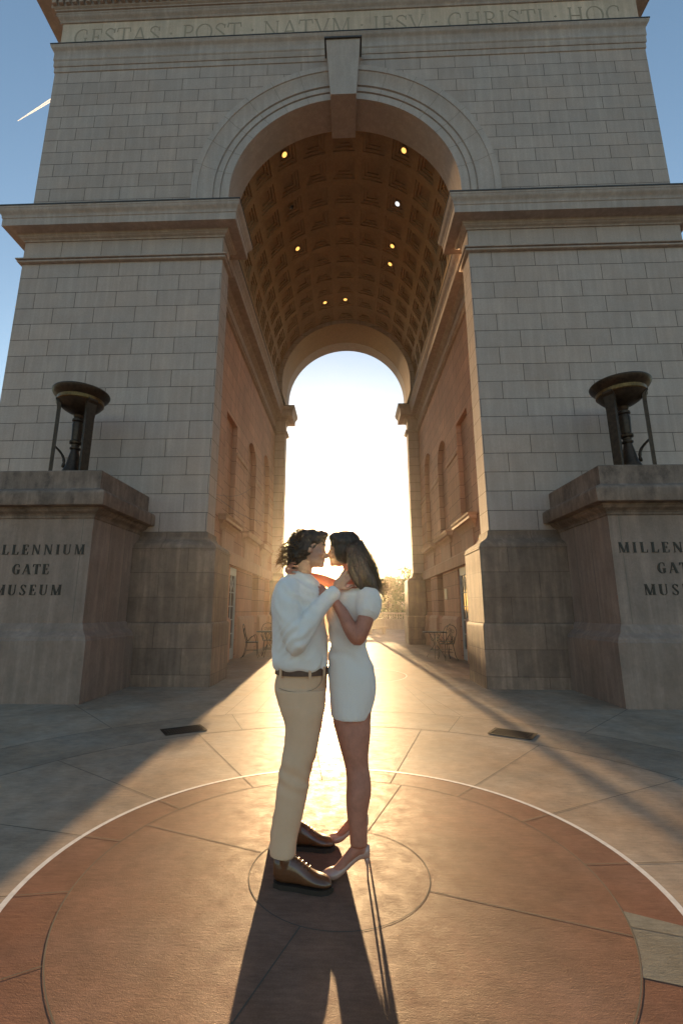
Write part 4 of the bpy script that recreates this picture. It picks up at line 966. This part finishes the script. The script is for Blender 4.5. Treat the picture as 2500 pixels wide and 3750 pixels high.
# ------------------------------------------------------------------ far end: bench, balustrade, trees, building
M['bal'] = stone('balustrade_stone', (.48, .41, .33), stain=.5)
bt = thing('stone_bench', 'low stone slab bench on the far plaza, just right of the woman', 'bench', (1.75, 19.5, 0))
obj('seat', MB().box(1.1, 2.4, 19.25, 19.75, .34, .44), M['bal'], bt)
for x in (1.35, 2.15): obj('leg', MB().box(x - .1, x + .1, 19.3, 19.7, 0, .338), M['bal'], bt)
BL = thing('balustrade', 'pale stone balustrade closing the far side of the plaza', 'balustrade', (2, 27, 0))
obj('plinth', MB().box(-9, 12, 26.75, 27.25, 0, .62), M['bal'], BL); obj('base_rail', MB().box(-9, 12, 26.8, 27.2, .62, .72), M['bal'], BL)
obj('top_rail', MB().sweep([(12, 26.75), (-9, 26.75)], [(0, 1.09), (.05, 1.10), (.06, 1.16), (.02, 1.2), (-.4, 1.21), (-.5, 1.2), (-.54, 1.15), (-.52, 1.1), (0, 1.09)]), M['bal'], BL)
bprof = [(.055, .72), (.055, .745), (.03, .76), (.035, .79), (.065, .86), (.06, .91), (.032, .98), (.028, 1.03), (.05, 1.05), (.05, 1.09)]
bmsh = None
for i in range(84):
    x = -5.0 + i * .19
    if bmsh is None:
        o = obj('baluster', MB().lathe((0, 27, 0), bprof, 12), M['bal'], BL, 40); bmsh = o; o0 = o.location.copy(); o.location = (x, 0, 0)
    else:
        o = bmsh.copy(); C.objects.link(o); o.parent = BL; o.location = (x, 0, 0)
for x in (-9, -2.2, 5.2, 12): obj('post', MB().box(x - .22, x + .22, 26.72, 27.28, .0, 1.30), M['bal'], BL)

def leafmat(name, col):
    k = NB(name); k.p.inputs['Roughness'].default_value = .55; k.p.inputs['Specular IOR Level'].default_value = .25
    g = k.n('ShaderNodeNewGeometry'); r = k.n('ShaderNodeMapRange'); r.inputs[3].default_value = .55; r.inputs[4].default_value = 1.5; k.l(g.outputs['Random Per Island'], r.inputs[0])
    cc = k.n('ShaderNodeCombineColor'); [k.l(r.outputs[0], cc.inputs[i]) for i in range(3)]
    col_ = k.mix('MULTIPLY', 1.0, col, cc.outputs[0]); k.l(col_, k.p.inputs['Base Color'])
    t = k.n('ShaderNodeBsdfTranslucent'); k.l(col_, t.inputs[0]); ms = k.n('ShaderNodeMixShader'); ms.inputs[0].default_value = .22
    k.l(k.p.outputs[0], ms.inputs[1]); k.l(t.outputs[0], ms.inputs[2]); k.l(ms.outputs[0], k.out.inputs[0]); return k.m
M['leaf1'] = leafmat('oak_leaves', (.040, .070, .020)); M['leaf2'] = leafmat('olive_leaves', (.065, .075, .022)); M['bark'] = simple('bark', (.09, .06, .04), .9, noise_amt=.3, nscale=6)
def tree(x, y, h, wd, label, mat, seed, group='trees beyond the balustrade', n=2600, ls=.10, low=.12):
    rg = random.Random(seed); t = thing('tree', label, 'tree', (x, y, 0), group)
    tr = MB(); top = h * .55; pts = [(x, y, -.05), (x + rg.uniform(-.1, .1), y, top * .5), (x + rg.uniform(-.2, .2), y, top)]; r0 = .035 * h * .6
    tr.tube(pts, [r0, r0 * .75, r0 * .4], 8); cl = []
    for i in range(14):
        a = rg.uniform(0, 6.28); el = rg.uniform(low, 1.0); rr = wd * (.25 + .75 * rg.random()) * math.sin(math.pi * min(.97, .12 + .85 * el)) ** .7
        c = Vector((x + rr * math.cos(a) * .8, y + rr * math.sin(a) * .8, h * (.12 + .80 * el))); s = wd * rg.uniform(.28, .48); cl.append((c, s))
        z0 = min(c.z * .7, top * .95); tr.tube([(x, y, z0), tuple((Vector((x, y, z0)) + c) / 2 + Vector((0, 0, .1))), tuple(c)], [r0 * .35, r0 * .2, r0 * .06], 5)
    obj('trunk', tr, M['bark'], t, True)
    m = MB()
    for i in range(n):
        c, s = cl[rg.randrange(len(cl))]; v = Vector((rg.gauss(0, 1), rg.gauss(0, 1), rg.gauss(0, 1))).normalized() * s * rg.random() ** .45; v.z *= .75; p = c + v
        if p.z < .2: p.z = .2 + rg.random() * .3
        u = Vector((rg.gauss(0, 1), rg.gauss(0, 1), rg.gauss(0, 1))).normalized(); q = u.orthogonal().normalized(); L = ls * rg.uniform(.6, 1.4)
        m.add([p - u * L, p + q * L * .5, p + u * L, p - q * L * .5], [(0, 1, 2, 3)])
    obj('crown', m, mat, t, fix=False)
TD = [(-9.5, 33, 5.0, 2.6, 'broad olive green tree beyond the far left end of the balustrade', 1), (-7.0, 36, 4.4, 2.3, 'dark green tree behind the balustrade, left of the arch axis', 0), (-2.4, 33, 1.9, 1.5, 'low olive green tree behind the man, beyond the balustrade', 1),
      (2.2, 33, 4.3, 2.1, 'low dark tree beyond the balustrade beside the woman\'s hair', 0), (3.7, 34.5, 4.5, 2.1, 'low olive green tree beyond the balustrade, in the gap right of the woman', 1), (5.3, 33, 4.5, 2.1, 'dark green tree beyond the balustrade against the right rear pier', 0),
      (6.5, 42, 6.2, 2.4, 'tallest rounded tree rising above the others at the right rear pier', 0), (8.8, 34, 4.6, 2.4, 'olive green tree beyond the balustrade right of the arch', 1), (12.5, 33, 5.2, 2.8, 'broad dark tree beyond the far right end of the balustrade', 0)]
for i, (x, y, h, wd, lb, mi) in enumerate(TD): tree(x, y, h, wd, lb, M['leaf1'] if mi == 0 else M['leaf2'], 20 + i)
tree(.95, 22, 4.9, .9, 'slim young street tree on the far plaza, hidden behind the woman', M['leaf1'], 77, None, 1500, .07, .4)
fb = thing('apartment_building', 'distant flat roofed building behind the trees right of the woman', 'building', (9, 78, 0))
M['render_wall'] = simple('render_wall', (.42, .37, .31), .85, noise_amt=.1, nscale=.5)
WL_ = obj('wall', MB().box(5.2, 15.5, 74, 84, 0, 6.5), M['render_wall'], fb); obj('roof', MB().box(5.0, 15.7, 73.8, 84.2, 6.5, 6.8), M['lead'], fb)
for i in range(5):
    for z in (1.0, 2.9, 4.8): obj('window', MB().box(6.0 + i * 1.9, 7.0 + i * 1.9, 73.95, 74.02, z, z + 1.3), M['glass'], fb)

# ------------------------------------------------------------------ contrail high in the sky
M['trail'] = simple('contrail_ice', (.95, .95, .97), 1.0, spec=0, trans=.5)
k_ = M['trail'].node_tree; o_ = k_.nodes['Material Output']; sh_ = o_.inputs[0].links[0].from_socket
tr_ = k_.nodes.new('ShaderNodeBsdfTransparent'); mx_ = k_.nodes.new('ShaderNodeMixShader'); ns_ = k_.nodes.new('ShaderNodeTexNoise'); ns_.inputs['Scale'].default_value = .02
rm_ = k_.nodes.new('ShaderNodeMapRange'); rm_.inputs[1].default_value = .35; rm_.inputs[2].default_value = .65; rm_.inputs[3].default_value = .45; rm_.inputs[4].default_value = .85
k_.links.new(ns_.outputs[0], rm_.inputs[0]); k_.links.new(rm_.outputs[0], mx_.inputs[0]); k_.links.new(sh_, mx_.inputs[1]); k_.links.new(tr_.outputs[0], mx_.inputs[2]); k_.links.new(mx_.outputs[0], o_.inputs[0])
a = Vector((-5504, 5991, 8057)); c = Vector((-4700, 5991, 8707)); m = MB(); sd_ = (c - a).normalized().cross(Vector((-.6, .66, .45))).normalized()
for s in (-1, 1):
    pts = [a + (c - a) * t + sd_ * s * (2 + 15 * t) for t in [i / 14 for i in range(15)]]
    m.tube(pts, [2 + 9 * i / 14 + 1.5 * mnoise.noise(Vector((i * .7, s, 0))) for i in range(15)], 8)
ct = obj('contrail', m, M['trail'], None, True); tag(ct, 'short white contrail widening upward in the blue sky, left of the arch', 'contrail'); ct['kind'] = 'stuff'

# ------------------------------------------------------------------ added haze, standing in for the warm flare glow
hz = NB('glow_haze'); hz.t.nodes.remove(hz.p); hv = hz.n('ShaderNodeVolumePrincipled'); hv.inputs['Color'].default_value = (1, .93, .82, 1)
hv.inputs['Density'].default_value = .0004; hv.inputs['Anisotropy'].default_value = .92; hz.l(hv.outputs[0], hz.out.inputs['Volume'])
ho = struct('haze', MB().box(-48, 48, -32, 92, -1.02, 26), hz.m, kind='stuff', label='thin golden haze added round the arch for the glow towards the sun', cat='haze')
